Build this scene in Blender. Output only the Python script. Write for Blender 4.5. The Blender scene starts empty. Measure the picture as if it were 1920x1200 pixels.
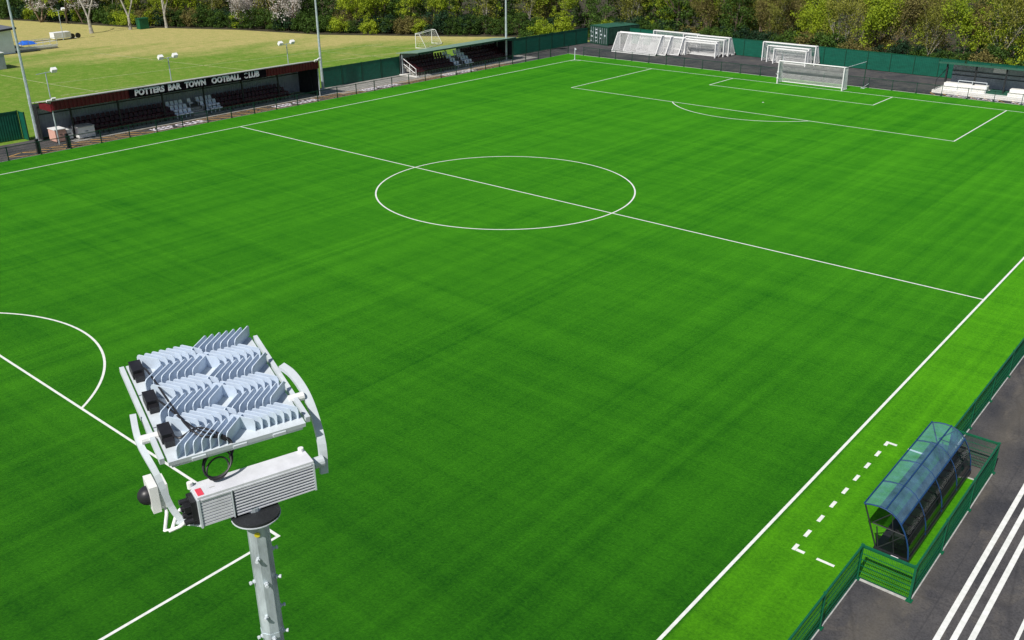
import bpy, bmesh, math, random
from mathutils import Vector, Matrix
import numpy as np
random.seed(7)
SC = bpy.context.scene
COL = SC.collection
V = Vector
# ------------------------------------------------------------------ camera
YAW, PITCH, ROLL = -0.7019, 0.4226, -0.0048
CAM = V((41.43, -48.35, 18.36))
f_ = V((math.sin(YAW)*math.cos(PITCH), math.cos(YAW)*math.cos(PITCH), -math.sin(PITCH)))
r_ = V((math.cos(YAW), -math.sin(YAW), 0)); u_ = r_.cross(f_)
rt = r_*math.cos(ROLL)+u_*math.sin(ROLL); up = -r_*math.sin(ROLL)+u_*math.cos(ROLL)
cam = bpy.data.objects.new("Camera", bpy.data.cameras.new("Camera")); COL.objects.link(cam)
M = Matrix((rt, up, -f_)).transposed().to_4x4(); M.translation = CAM
cam.matrix_world = M
cam.data.lens = 36*1728.44/1920; cam.data.sensor_width = 36; cam.data.clip_end = 3000; cam.data.clip_start = 0.1
SC.camera = cam
# ------------------------------------------------------------------ light
SUN_EL = math.radians(48); SUN_AZ = math.radians(173.5)      # compass azimuth (clockwise from +y) of the sun
w = bpy.data.worlds.new("World"); SC.world = w; w.use_nodes = True
nt = w.node_tree; bg = nt.nodes["Background"]
sky = nt.nodes.new("ShaderNodeTexSky"); sky.sky_type = 'NISHITA'; sky.sun_disc = False
sky.sun_elevation = SUN_EL; sky.sun_rotation = SUN_AZ
nt.links.new(sky.outputs[0], bg.inputs[0]); bg.inputs[1].default_value = 0.07
sd = bpy.data.lights.new("sun", 'SUN'); sd.energy = 4.9; sd.angle = math.radians(0.5); sd.color = (1, .955, .88)
sun = bpy.data.objects.new("sun", sd); COL.objects.link(sun)
sdir = V((math.sin(SUN_AZ)*math.cos(SUN_EL), math.cos(SUN_AZ)*math.cos(SUN_EL), math.sin(SUN_EL)))
sun.rotation_euler = sdir.to_track_quat('Z', 'Y').to_euler(); sun.location = (0, -60, 60)
SC.view_settings.view_transform = 'Standard'; SC.view_settings.look = 'None'
SC.view_settings.exposure = 0.0; SC.view_settings.gamma = 1
# ------------------------------------------------------------------ materials
def new_mat(name):
    m = bpy.data.materials.new(name); m.use_nodes = True
    return m, m.node_tree, m.node_tree.nodes["Principled BSDF"]
def mat(name, col, rough=.6, var=.15, scale=3.0, metal=0, bump=0, bscale=40, spec=.4, col2=None, stretch=None):
    m, t, b = new_mat(name)
    tc = t.nodes.new("ShaderNodeTexCoord")
    src = tc.outputs['Object']
    if stretch:
        mp = t.nodes.new("ShaderNodeMapping"); mp.inputs['Scale'].default_value = stretch
        t.links.new(src, mp.inputs[0]); src = mp.outputs[0]
    n = t.nodes.new("ShaderNodeTexNoise"); n.inputs['Scale'].default_value = scale; n.inputs['Detail'].default_value = 6; n.inputs['Roughness'].default_value = .65
    t.links.new(src, n.inputs['Vector'])
    cr = t.nodes.new("ShaderNodeValToRGB")
    c2 = col2 or [c*(1+var) for c in col]
    c1 = col if col2 else [c*(1-var) for c in col]
    cr.color_ramp.elements[0].position = .35; cr.color_ramp.elements[1].position = .65
    cr.color_ramp.elements[0].color = (*c1, 1); cr.color_ramp.elements[1].color = (*c2, 1)
    t.links.new(n.outputs[0], cr.inputs[0]); t.links.new(cr.outputs[0], b.inputs['Base Color'])
    b.inputs['Roughness'].default_value = rough; b.inputs['Metallic'].default_value = metal
    b.inputs['Specular IOR Level'].default_value = spec
    if bump:
        n2 = t.nodes.new("ShaderNodeTexNoise"); n2.inputs['Scale'].default_value = bscale; n2.inputs['Detail'].default_value = 4
        t.links.new(src, n2.inputs['Vector'])
        bp = t.nodes.new("ShaderNodeBump"); bp.inputs['Strength'].default_value = bump; bp.inputs['Distance'].default_value = .03
        t.links.new(n2.outputs[0], bp.inputs['Height']); t.links.new(bp.outputs[0], b.inputs['Normal'])
    return m
class NB:
    """small node helper"""
    def __init__(s, t): s.t = t
    def n(s, ty, **k):
        o = s.t.nodes.new(ty)
        for a, b in k.items(): setattr(o, a, b)
        return o
    def coord(s, scale=(1, 1, 1), rot=0):
        tc = s.n("ShaderNodeTexCoord"); mp = s.n("ShaderNodeMapping"); mp.inputs['Scale'].default_value = scale; mp.inputs['Rotation'].default_value = (0, 0, rot)
        s.t.links.new(tc.outputs['Object'], mp.inputs[0]); return mp.outputs[0]
    def noise(s, vec, scale, detail=4, rough=.55, dist=0):
        o = s.n("ShaderNodeTexNoise"); o.inputs['Scale'].default_value = scale; o.inputs['Detail'].default_value = detail; o.inputs['Roughness'].default_value = rough; o.inputs['Distortion'].default_value = dist
        s.t.links.new(vec, o.inputs['Vector']); return o.outputs[0]
    def rng(s, v, a, b, c, d):
        o = s.n("ShaderNodeMapRange"); s.t.links.new(v, o.inputs[0])
        for i, x in enumerate((a, b, c, d)): o.inputs[i+1].default_value = x
        return o.outputs[0]
    def math(s, op, a, b=None):
        o = s.n("ShaderNodeMath", operation=op)
        for i, x in enumerate((a, b)):
            if x is None: continue
            if isinstance(x, (int, float)): o.inputs[i].default_value = x
            else: s.t.links.new(x, o.inputs[i])
        return o.outputs[0]
    def mix(s, f, a, b, mode='MIX'):
        o = s.n("ShaderNodeMix", data_type='RGBA', blend_type=mode)
        for i, x in zip((0, 6, 7), (f, a, b)):
            if isinstance(x, (int, float)): o.inputs[i].default_value = x
            elif isinstance(x, (tuple, list)): o.inputs[i].default_value = (*x, 1)
            else: s.t.links.new(x, o.inputs[i])
        return o.outputs[2]
    def sep(s):
        tc = s.n("ShaderNodeTexCoord"); o = s.n("ShaderNodeSeparateXYZ"); s.t.links.new(tc.outputs['Object'], o.inputs[0]); return o.outputs
TK = .43; TSW = 1.0; TSR = .47
def turf_mat():
    m, t, b = new_mat("artificial_turf"); N = NB(t)
    P = N.coord()
    fine = N.noise(P, 9, 6, .75); mid = N.noise(P, .9, 5, .7)
    big = N.noise(P, .035, 3, .5)
    stripeY = N.noise(N.coord((.45, .007, 1)), 1, 3, .7)      # rolls and brush marks along the pitch
    stripeX = N.noise(N.coord((.009, .38, 1)), 1, 3, .7)      # across
    stripeF = N.noise(N.coord((2.0, .016, 1)), 1, 3, .7); stripeG = N.noise(N.coord((.02, 1.9, 1)), 1, 3, .7)
    v = N.math('ADD', N.math('MULTIPLY', N.math('SUBTRACT', stripeY, .5), 1.9), N.math('MULTIPLY', N.math('SUBTRACT', stripeX, .5), 1.4))
    v = N.math('ADD', v, N.math('MULTIPLY', N.math('SUBTRACT', stripeF, .5), 1.5))
    v = N.math('ADD', v, N.math('MULTIPLY', N.math('SUBTRACT', stripeG, .5), 1.1))
    v = N.math('ADD', v, N.math('MULTIPLY', N.math('SUBTRACT', mid, .5), 1.1))
    v = N.math('ADD', v, N.math('MULTIPLY', N.math('SUBTRACT', fine, .5), 3.2))
    v = N.math('ADD', v, N.math('MULTIPLY', N.math('SUBTRACT', big, .5), .7))
    f = N.rng(v, -1.0, 1.0, 0, 1)
    c = N.mix(f, (.004*TK, .066*TK, .002*TK), (.032*TK, .232*TK, .0045*TK))
    # pile of the outer run-off rolls leans the other way: yellower green
    s = N.sep()
    edge = N.rng(N.math('ADD', s[0], N.math('MULTIPLY', mid, .0)), 32.0, 32.12, 0, 1)
    c = N.mix(N.math('MULTIPLY', edge, .36), c, N.mix(f, (.036, .15, .003), (.125, .42, .003)))
    t.links.new(c, b.inputs['Base Color']); b.inputs['Roughness'].default_value = .8; b.inputs['Specular IOR Level'].default_value = .12
    b.inputs['Sheen Weight'].default_value = TSW; b.inputs['Sheen Roughness'].default_value = TSR; b.inputs['Sheen Tint'].default_value = (.24, 1, .03, 1); b.inputs['Diffuse Roughness'].default_value = 1.0
    t.links.new(N.mix(f, (.045, .46, .006), (.265, 1, .03)), b.inputs['Sheen Tint'])
    bp = N.n("ShaderNodeBump"); bp.inputs['Strength'].default_value = .6; bp.inputs['Distance'].default_value = .03
    t.links.new(N.noise(P, 14, 4, .7), bp.inputs['Height']); t.links.new(bp.outputs[0], b.inputs['Normal'])
    return m
def asphalt_mat():
    m, t, b = new_mat("asphalt"); N = NB(t); P = N.coord()
    a = N.noise(P, .35, 5, .6, .4); g = N.noise(P, 14, 5, .8); st = N.noise(N.coord((1, .5, 1)), 1.3, 5, .6, .6); s2 = N.noise(P, .8, 6, .7)
    c = N.mix(N.rng(a, .38, .62, 0, 1), (.044, .045, .052), (.088, .084, .085))
    c = N.mix(N.math('MULTIPLY', N.rng(st, .54, .72, 0, 1), .55), c, (.145, .128, .108))
    c = N.mix(N.math('MULTIPLY', N.rng(s2, .58, .70, 0, 1), .5), c, (.04, .04, .048))
    c = N.mix(N.rng(g, .2, .8, .6, 1.4), (0, 0, 0), c, 'MIX')
    c = N.mix(1.0, c, N.mix(N.rng(g, .3, .7, 0, 1), (.72, .72, .72), (1.25, 1.25, 1.25)), 'MULTIPLY')
    vo = N.n("ShaderNodeTexVoronoi", feature='DISTANCE_TO_EDGE'); vo.inputs['Scale'].default_value = .23
    t.links.new(N.mix(.12, P, N.n("ShaderNodeTexNoise").outputs[1]), vo.inputs['Vector'])
    c = N.mix(N.math('MULTIPLY', N.rng(vo.outputs[0], .0, .012, 1, 0), .4), c, (.03, .03, .033))
    pebb = N.noise(P, 45, 2, .6); c = N.mix(N.math('MULTIPLY', N.rng(pebb, .66, .74, 0, 1), .4), c, (.22, .21, .20))
    dj = N.sep(); jn = N.rng(N.math('ABSOLUTE', N.math('SUBTRACT', dj[0], N.math('ADD', 37.25, N.math('MULTIPLY', a, .05)))), 0, .03, .5, 0)
    c = N.mix(jn, c, (.035, .035, .04))
    dirt = N.math('MULTIPLY', N.rng(N.math('ADD', N.math('ABSOLUTE', N.math('SUBTRACT', dj[0], 36.3)), N.math('MULTIPLY', s2, .9)), .45, 1.3, 1, 0), .35)
    c = N.mix(dirt, c, (.15, .13, .095))
    t.links.new(c, b.inputs['Base Color']); b.inputs['Roughness'].default_value = .9; b.inputs['Specular IOR Level'].default_value = .25
    return m
def field_mat():
    m, t, b = new_mat("field_grass"); N = NB(t); P = N.coord(); s = N.sep()
    # dry belt along the woods edge (line from (-85,15) to (-58,52)), patchy
    d = N.math('ADD', N.math('MULTIPLY', N.math('ADD', s[0], 85.0), -.808), N.math('MULTIPLY', N.math('SUBTRACT', s[1], 15.0), .589))
    n1 = N.noise(N.coord((.5, .18, 1), .5), .28, 5, .6); n2 = N.noise(P, .9, 6, .7); n3 = N.noise(P, 5, 4, .7)
    dd = N.math('ADD', d, N.math('MULTIPLY', N.math('SUBTRACT', n1, .5), 55.0))
    f = N.rng(dd, -10, 8, .04, .86)
    f = N.math('ADD', f, N.math('MULTIPLY', N.math('SUBTRACT', n2, .5), 1.3))
    c = N.mix(f, (.13, .235, .026), (.45, .38, .15))
    c = N.mix(1.0, c, N.mix(N.rng(n3, .3, .7, 0, 1), (.68, .72, .68), (1.2, 1.2, 1.2)), 'MULTIPLY')
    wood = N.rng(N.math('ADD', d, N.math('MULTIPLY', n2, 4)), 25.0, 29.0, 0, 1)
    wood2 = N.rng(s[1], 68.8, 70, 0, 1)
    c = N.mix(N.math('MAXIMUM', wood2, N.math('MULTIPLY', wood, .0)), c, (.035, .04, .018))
    t.links.new(c, b.inputs['Base Color']); b.inputs['Roughness'].default_value = .95; b.inputs['Specular IOR Level'].default_value = .1
    return m
def leaf_mat(name, dark, light, tr=.25):
    m, t, b = new_mat(name); N = NB(t)
    g = N.n("ShaderNodeNewGeometry"); oi = N.n("ShaderNodeObjectInfo")
    nz = N.noise(N.coord(), .9, 3, .6)
    f = N.math('ADD', N.math('MULTIPLY', g.outputs['Random Per Island'], .55), N.math('MULTIPLY', N.rng(nz, .3, .7, 0, 1), .45))
    f = N.math('MULTIPLY', f, N.rng(oi.outputs['Random'], 0, 1, .75, 1.25))
    c = N.mix(f, dark, light)
    t.links.new(c, b.inputs['Base Color']); b.inputs['Roughness'].default_value = .65; b.inputs['Specular IOR Level'].default_value = .25
    tl = N.n("ShaderNodeBsdfTranslucent"); t.links.new(c, tl.inputs[0])
    mx = N.n("ShaderNodeMixShader"); mx.inputs[0].default_value = tr
    t.links.new(b.outputs[0], mx.inputs[1]); t.links.new(tl.outputs[0], mx.inputs[2])
    t.links.new(mx.outputs[0], t.nodes['Material Output'].inputs[0])
    return m
def glass_mat(name, tint, haze, hz=.12):
    m, t, b = new_mat(name); N = NB(t)
    t.nodes.remove(b)
    tr = N.n("ShaderNodeBsdfTransparent"); tr.inputs[0].default_value = (*tint, 1)
    gl = N.n("ShaderNodeBsdfGlossy"); gl.inputs['Roughness'].default_value = .08
    df = N.n("ShaderNodeBsdfDiffuse"); df.inputs[0].default_value = (*haze, 1)
    fr = N.n("ShaderNodeFresnel"); fr.inputs[0].default_value = 1.5
    nz = N.noise(N.coord(), 2.5, 4, .6)
    m1 = N.n("ShaderNodeMixShader"); t.links.new(N.rng(nz, .3, .7, hz*.6, hz*1.4), m1.inputs[0])
    t.links.new(tr.outputs[0], m1.inputs[1]); t.links.new(df.outputs[0], m1.inputs[2])
    m2 = N.n("ShaderNodeMixShader"); t.links.new(fr.outputs[0], m2.inputs[0])
    t.links.new(m1.outputs[0], m2.inputs[1]); t.links.new(gl.outputs[0], m2.inputs[2])
    t.links.new(m2.outputs[0], t.nodes['Material Output'].inputs[0])
    return m
MT = dict(
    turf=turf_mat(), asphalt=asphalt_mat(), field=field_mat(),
    line=mat("white_line_paint", (.66, .68, .64), .8, .06, 5, col2=(.82,.82,.80)),
    faint=mat("worn_field_line", (.40, .42, .22), .9, .25, 2),
    yellow=mat("worn_yellow_paint", (.62, .36, .10), .85, .25, 2.5),
    kerb=mat("pale_concrete", (.42, .42, .40), .85, .18, 5, bump=.1),
    conc=mat("concrete_walkway", (.30, .29, .27), .9, .2, 1.5, bump=.1),
    wconc=mat("whitewashed_concrete", (.74, .73, .70), .8, .1, 2.5),
    teal=mat("green_fence_sheet", (.003, .088, .056), .5, .18, 1.2, spec=.4, stretch=(1, 1, 4)),
    fgreen=mat("green_powder_coat", (.006, .105, .048), .45, .12, 8),
    fdark=mat("dark_green_powder_coat", (.008, .05, .03), .45, .12, 8),
    galv=mat("galvanised_steel", (.50, .57, .61), .38, .28, 5, metal=.35, stretch=(2, 2, .6)),
    white=mat("white_paint", (.80, .80, .80), .4, .05, 6),
    lwhite=mat("light_grey_casting", (.56, .61, .65), .45, .07, 9),
    fin=mat("heat_sink_aluminium", (.57, .66, .78), .45, .06, 14),
    boxgrey=mat("pale_grey_enamel", (.66, .67, .72), .45, .08, 7),
    black=mat("black_plastic", (.018, .018, .022), .4, .3, 9),
    dark=mat("dark_painted_steel", (.02, .022, .025), .5, .3, 4),
    bluef=mat("dark_blue_frame", (.010, .045, .14), .4, .2, 5),
    maroon=mat("maroon_cladding", (.16, .012, .020), .55, .2, 1.5),
    mseat=mat("maroon_seat_plastic", (.045, .004, .007), .4, .2, 3),
    wseat=mat("white_seat_plastic", (.80, .86, .95), .4, .06, 5),
    board=mat("black_sign_board", (.010, .006, .010), .9, .3, 2, spec=.1),
    letter=mat("white_lettering", (.86, .80, .88), .5, .03, 5),
    greyclad=mat("grey_corrugated_cladding", (.34, .37, .42), .55, .15, 1.5),
    roofg=mat("pale_green_roof_sheet", (.17, .27, .20), .55, .15, 1.5),
    roofd=mat("dark_green_roof_sheet", (.03, .11, .075), .5, .15, 1.5),
    cont=mat("dark_green_container_paint", (.020, .055, .040), .5, .25, 1.5),
    pink=mat("faded_pink_panel", (.62, .36, .29), .7, .1, 3),
    net=mat("white_net_cord", (.80, .80, .80), .7, .03, 9),
    red=mat("red_label", (.70, .06, .10), .5, .1, 9),
    yel=mat("yellow_sticker", (.65, .55, .03), .5, .1, 9),
    blue=mat("blue_tarpaulin", (.02, .12, .55), .5, .2, 4),
    bluewall=mat("pale_blue_wall", (.74, .82, .96), .6, .06, 1.5),
    slate=mat("grey_roof_felt", (.12, .13, .15), .8, .2, 1.5),
    bark=mat("dark_bark", (.085, .065, .045), .9, .4, 4, bump=.3, bscale=9),
    pbark=mat("pale_bark", (.34, .32, .28), .9, .35, 3, bump=.3, bscale=9),
    twig=mat("grey_brown_twigs", (.23, .17, .115), .9, .35, 3),
    gt=glass_mat("blue_tinted_polycarbonate", (.66, .88, .95), (.26, .52, .80), .2),
    gc=glass_mat("clear_polycarbonate", (.88, .90, .91), (.3, .35, .4), .012),
    l_ever=leaf_mat("ivy_leaves", (.007, .026, .004), (.10, .19, .024)),
    l_dark=leaf_mat("holly_leaves", (.005, .018, .008), (.028, .080, .030)),
    l_spring=leaf_mat("spring_leaves", (.09, .17, .008), (.52, .62, .04), .38),
    l_olive=leaf_mat("olive_buds", (.05, .062, .010), (.42, .43, .07), .35),
    l_brown=leaf_mat("brown_buds", (.05, .045, .012), (.32, .28, .085), .3),
    l_blossom=leaf_mat("blossom", (.35, .31, .29), (.80, .76, .73), .3),
)
# ------------------------------------------------------------------ geometry helpers
ORG = {}
class MB:
    def __init__(s): s.v = []; s.f = []; s.m = []; s.mats = []; s.cur = 0
    def mat(s, m):
        if m not in s.mats: s.mats.append(m)
        s.cur = s.mats.index(m); return s
    def add(s, vs, fs):
        o = len(s.v); s.v += [tuple(x) for x in vs]; s.f += [tuple(i+o for i in f) for f in fs]; s.m += [s.cur]*len(fs); return s
    def box(s, x0, x1, y0, y1, z0, z1):
        return s.add([(x0,y0,z0),(x1,y0,z0),(x1,y1,z0),(x0,y1,z0),(x0,y0,z1),(x1,y0,z1),(x1,y1,z1),(x0,y1,z1)],
                     [(0,3,2,1),(4,5,6,7),(0,1,5,4),(1,2,6,5),(2,3,7,6),(3,0,4,7)])
    def obox(s, c, ax, ay, az, hx, hy, hz):
        """box with axes"""
        c, ax, ay, az = V(c), V(ax), V(ay), V(az); vs = []
        for k in (-1, 1):
            for i, j in ((-1,-1),(1,-1),(1,1),(-1,1)): vs.append(c+ax*hx*i+ay*hy*j+az*hz*k)
        return s.add(vs, [(0,3,2,1),(4,5,6,7),(0,1,5,4),(1,2,6,5),(2,3,7,6),(3,0,4,7)])
    def bar(s, p, q, wd, h=None, upv=(0,0,1)):
        p, q = V(p), V(q); d = (q-p)
        if d.length < 1e-6: return s
        L = d.length; d.normalize(); sx = d.cross(V(upv))
        if sx.length < 1e-3: sx = d.cross(V((1,0,0)))
        sx.normalize(); sz = sx.cross(d)
        return s.obox((p+q)/2, d, sx, sz, L/2, wd/2, (h or wd)/2)
    def tube(s, pts, r, n=8, caps=True):
        pts = [V(p) for p in pts]; rs = r if isinstance(r, (list, tuple)) else [r]*len(pts); rings = []; ref = None
        for i, p in enumerate(pts):
            d = (pts[min(i+1, len(pts)-1)]-pts[max(i-1, 0)]).normalized()
            if ref is None:
                ref = d.cross(V((0,0,1)))
                if ref.length < .05: ref = d.cross(V((1,0,0)))
            ref = (ref - d*ref.dot(d)).normalized(); e = d.cross(ref)
            rings.append([p+(ref*math.cos(2*math.pi*k/n)+e*math.sin(2*math.pi*k/n))*rs[i] for k in range(n)])
        fs = []
        for i in range(len(pts)-1):
            for k in range(n): fs.append((i*n+k, i*n+(k+1)%n, (i+1)*n+(k+1)%n, (i+1)*n+k))
        if caps: fs.append(tuple(range(n))[::-1]); fs.append(tuple((len(pts)-1)*n+k for k in range(n)))
        return s.add([x for r0 in rings for x in r0], fs)
    def disc(s, c, ax, r, h, n=24):
        ax = V(ax).normalized(); return s.tube([V(c)-ax*h/2, V(c)+ax*h/2], r, n)
    def prism(s, poly, d):
        """poly: list of 3d points, extruded by vector d"""
        n = len(poly); d = V(d); vs = [V(p) for p in poly]+[V(p)+d for p in poly]
        return s.add(vs, [tuple(range(n))[::-1], tuple(range(n, 2*n))]+[(i, (i+1)%n, n+(i+1)%n, n+i) for i in range(n)])
    def net(s, a, b, c, d, nu, nv, wd):
        a, b, c, d = V(a), V(b), V(c), V(d)
        for i in range(nu+1):
            t = i/nu; s.bar(a.lerp(b, t), d.lerp(c, t), wd, upv=(.3, .5, .2))
        for j in range(nv+1):
            t = j/nv; s.bar(a.lerp(d, t), b.lerp(c, t), wd, upv=(.3, .5, .2))
        return s
    def build(s, name, m=None, parent=None, smooth=False, label=None, bevel=0):
        me = bpy.data.meshes.new(name); o0 = V(ORG.get(parent.name, (0,0,0))) if parent else V((0,0,0))
        me.from_pydata([(x-o0.x, y-o0.y, z-o0.z) for x, y, z in s.v], [], s.f)
        mats = s.mats or [m]
        for k in mats: me.materials.append(MT[k] if isinstance(k, str) else k)
        if s.mats: me.polygons.foreach_set('material_index', s.m)
        if smooth: me.polygons.foreach_set('use_smooth', [True]*len(me.polygons))
        me.update()
        o = bpy.data.objects.new(name, me); COL.objects.link(o)
        if parent: o.parent = parent; ORG[o.name] = tuple(o0)
        if label: o['label'] = label
        if smooth:
            try: me.set_sharp_from_angle(angle=math.radians(40))
            except Exception: pass
        return o
def thing(name, label, cat, loc=(0,0,0), group=None):
    o = bpy.data.objects.new(name, None); COL.objects.link(o); o.location = loc; o.empty_display_size = .3
    o['label'] = label; o['category'] = cat
    if group: o['group'] = group
    ORG[o.name] = tuple(loc); return o
def tag(o, label, cat, group=None):
    o['label'] = label; o['category'] = cat
    if group: o['group'] = group
    return o
def struct(name, mb, m=None):
    o = mb.build(name, m); o['kind'] = 'structure'; return o
def copy_tree(o, parent=None):
    kids = [c for c in bpy.data.objects if c.parent == o]
    c = o.copy(); COL.objects.link(c); c.parent = parent
    for k in kids: copy_tree(k, c)
    return c
def text_mesh(body, width, height, bold=.012, depth=.03):
    """letters in local XY scaled to width/height; returns verts, faces"""
    cu = bpy.data.curves.new("letters", 'FONT'); cu.body = body; cu.size = 1; cu.offset = bold; cu.extrude = .02; cu.resolution_u = 3
    ob = bpy.data.objects.new("letters", cu); COL.objects.link(ob)
    bpy.context.view_layer.update()
    me = bpy.data.meshes.new_from_object(ob.evaluated_get(bpy.context.evaluated_depsgraph_get()))
    vs = [v.co.copy() for v in me.vertices]; fs = [tuple(p.vertices) for p in me.polygons]
    bpy.data.objects.remove(ob); bpy.data.curves.remove(cu); bpy.data.meshes.remove(me)
    x0 = min(v.x for v in vs); x1 = max(v.x for v in vs); y0 = min(v.y for v in vs); y1 = max(v.y for v in vs)
    return [((v.x-x0)/(x1-x0)*width, (v.y-y0)/(y1-y0)*height, v.z/.02*depth/2) for v in vs], fs
PW, PL = 31.93, 51.32
# ------------------------------------------------------------------ ground, turf, asphalt, markings
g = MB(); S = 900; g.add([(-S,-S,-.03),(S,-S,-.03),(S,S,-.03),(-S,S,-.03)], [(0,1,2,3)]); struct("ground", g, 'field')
a = MB()
def sheet(b, poly, z):
    b.add([(x, y, z) for x, y in poly], [tuple(range(len(poly)))])
sheet(a, [(-41.6,-75),(62,-75),(62,66.4),(8,66.7),(-36,68.9),(-41.4,66)], -.012); struct("asphalt_path", a, 'asphalt')
t = MB()
TX0, TX1, TY1 = -35.75, 35.07, 55.0
sheet(t, [(TX0,-58),(TX1,-58),(TX1,-24.95),(36.60,-24.95),(36.60,-17.35),(TX1,-17.35),(TX1,TY1),(TX0,TY1)], .0)
struct("turf", t, 'turf')
k = MB()
for x0, x1, y0, y1 in ((35.07,35.15,-60,-24.98),(35.07,36.62,-25.03,-24.95),(36.60,36.68,-25.03,-16.4),(35.10,36.60,-17.35,-17.29),(35.07,35.15,-17.29,55.08),(-35.83,-35.75,-60,55.08),(-35.75,35.07,55.0,55.08)):
    k.box(x0, x1, y0, y1, -.02, .022)
struct("kerb", k, 'kerb')
cw = MB(); sheet(cw, [(-41.35,-12.5),(-37.9,-12.5),(-37.9,16.5),(-36.9,16.5),(-36.9,50),(-40.6,50),(-41.35,18)], -.006); struct("walkway", cw, 'conc')
LZ = .004
wf = MB(); sheet(wf, [(-300,-2),(-160,18.6),(-136,27),(-113,33.2),(-94.4,42.8),(-78.5,47.3),(-61,58.2),(-54,63.2),(-44,67.5),(-36,69.4),(12,67.1),(44,65.6),(120,62),(300,300),(-300,300)], -.02)
struct("woodland_floor", wf, mat("leaf_litter", (.018,.022,.008), .95, .3, 1.2, col2=(.07,.055,.03)))
ln = MB(); LW = .105
def seg(x0, y0, x1, y1, b=None, wd=LW, z=LZ, ext=True):
    b = b or ln; d = V((x1-x0, y1-y0, 0)); n = d.normalized(); e = n*(wd/2 if ext else 0); p = V((-n.y, n.x, 0))*wd/2; A = V((x0,y0,z))-e; B = V((x1,y1,z))+e
    b.add([A-p, B-p, B+p, A+p], [(0,1,2,3)])
def arc(cx, cy, R, a0, a1, n, z=LZ):
    for i in range(n):
        p = a0+(a1-a0)*i/n; q = a0+(a1-a0)*(i+1)/n; vs = [(cx+(R+s)*math.cos(x), cy+(R+s)*math.sin(x), z) for x, s in ((p,-LW/2),(p,LW/2),(q,LW/2),(q,-LW/2))]
        ln.add(vs, [(0,1,2,3)])
for sx in (-1, 1): seg(sx*PW, -PL, sx*PW, PL)
for z, y in ((0,-PL),(0,PL)): seg(-PW+LW/2, y, PW-LW/2, y, ext=False)
seg(-PW+LW/2, 0, PW-LW/2, 0, ext=False); arc(0, 0, 9.15, 0, 2*math.pi, 120, LZ+.002)
for s in (-1, 1):
    seg(-20.16, s*(PL-16.5), 20.16, s*(PL-16.5)); seg(-9.16, s*(PL-5.5), 9.16, s*(PL-5.5))
    for x in (-20.16, 20.16, -9.16, 9.16):
        d = 16.5 if abs(x) > 10 else 5.5
        seg(x, s*(PL-LW/2), x, s*(PL-d+LW/2), ext=False)
    al = math.acos(5.5/9.15); base = -math.pi/2 if s > 0 else math.pi/2
    arc(0, s*(PL-11), 9.15, base-al, base+al, 40, LZ+.002)
    ln.tube([(0, s*(PL-11), .001), (0, s*(PL-11), LZ+.003)], .11, 14)
    for sx in (-1, 1):
        c0 = {(-1,1):-math.pi/2,(1,1):math.pi,(1,-1):math.pi/2,(-1,-1):0}[(sx, s)]
        arc(sx*PW, s*PL, 1, c0, c0+math.pi/2, 8, LZ+.002)
# technical area beside the dugout
ln2 = ln
ty0, ty1 = -24.9, -16.75
n = 9
for i in range(n):
    y = ty0+(ty1-ty0)*i/(n-1)
    y0, y1 = (y-.05, y+.3) if i == 0 else ((y-.3, y+.05) if i == n-1 else (y-.21, y+.21))
    seg(33.08, y0, 33.08, y1, wd=.12, ext=False)
for y, s in ((ty0, 1), (ty1, -1)):
    seg(33.15, y+.02*s, 33.42, y+.02*s, wd=.13, ext=False); seg(33.82, y, 34.38, y, wd=.11, ext=False)
struct("pitch_markings", ln, 'line')
tm = MB()
for x, wd in ((37.74,.155),(38.10,.155),(38.48,.155),(39.42,.10),(41.0,.1)): seg(x, -75, x, 66, tm, wd, -.006, False)
struct("track_markings", tm, 'line')
fm = MB()
for p in ((-68.2,-.5,-59,.6),(-79.1,-1.3,-68.2,-.5),(-71.6,17.4,-58,19.6),(-88,15,-71.6,17.4),(-64.1,35.6,-50,38),(-63.8,43.4,-52,46.5),(-60.2,-3,-54,48),(-68.2,-.5,-63,46),(-53.6,47.9,-44,50)): seg(*p, fm, .12, -.022, False)
struct("field_markings", fm, 'faint')
# yellow hatching and white lettering on the walkway in front of the stands
hy = MB()
def hatch(x0, x1, y0, y1, step, skew, z=-.001, gaps=()):
    y = y0
    while y < y1-skew:
        if not any(a_ < y+skew/2 < b_ for a_, b_ in gaps): seg(x0, y, x1, y+skew, hy, .13, z, False)
        y += step
    seg(x0, y0, x0, y1, hy, .10, z, False); seg(x1, y0, x1, y1, hy, .10, z, False)
GL = [(-6.2,-.2),(7.2,13.2),(18.8,24.8),(31.5,37.5)]
hatch(-37.7, -36.1, -17.2, 44, 1.15, 1.9, gaps=GL)
seg(-36.1, -17.2, -37.0, -18.6, hy, .12, -.001, False); seg(-37.7,-17.2,-37.0,-18.6, hy, .12, -.001, False)
hy2 = hy
y = 0
for i in range(9): seg(12.2+i*1.35, 55.25, 11.3+i*1.35, 56.5, hy, .12, -.001, False)
struct("yellow_hatching", hy, 'yellow')
kt = MB()
for y0, y1 in GL:
    vs, fs = text_mesh("KEEP CLEAR", y1-y0-.6, 1.15, .02, .002)
    kt.add([(-37.5+v[1], y0+.3+v[0], -.002+v[2]) if False else (-36.3-v[1]*-1-1.15, y0+.3+v[0], 0.0+v[2]) for v in vs], fs)
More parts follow.
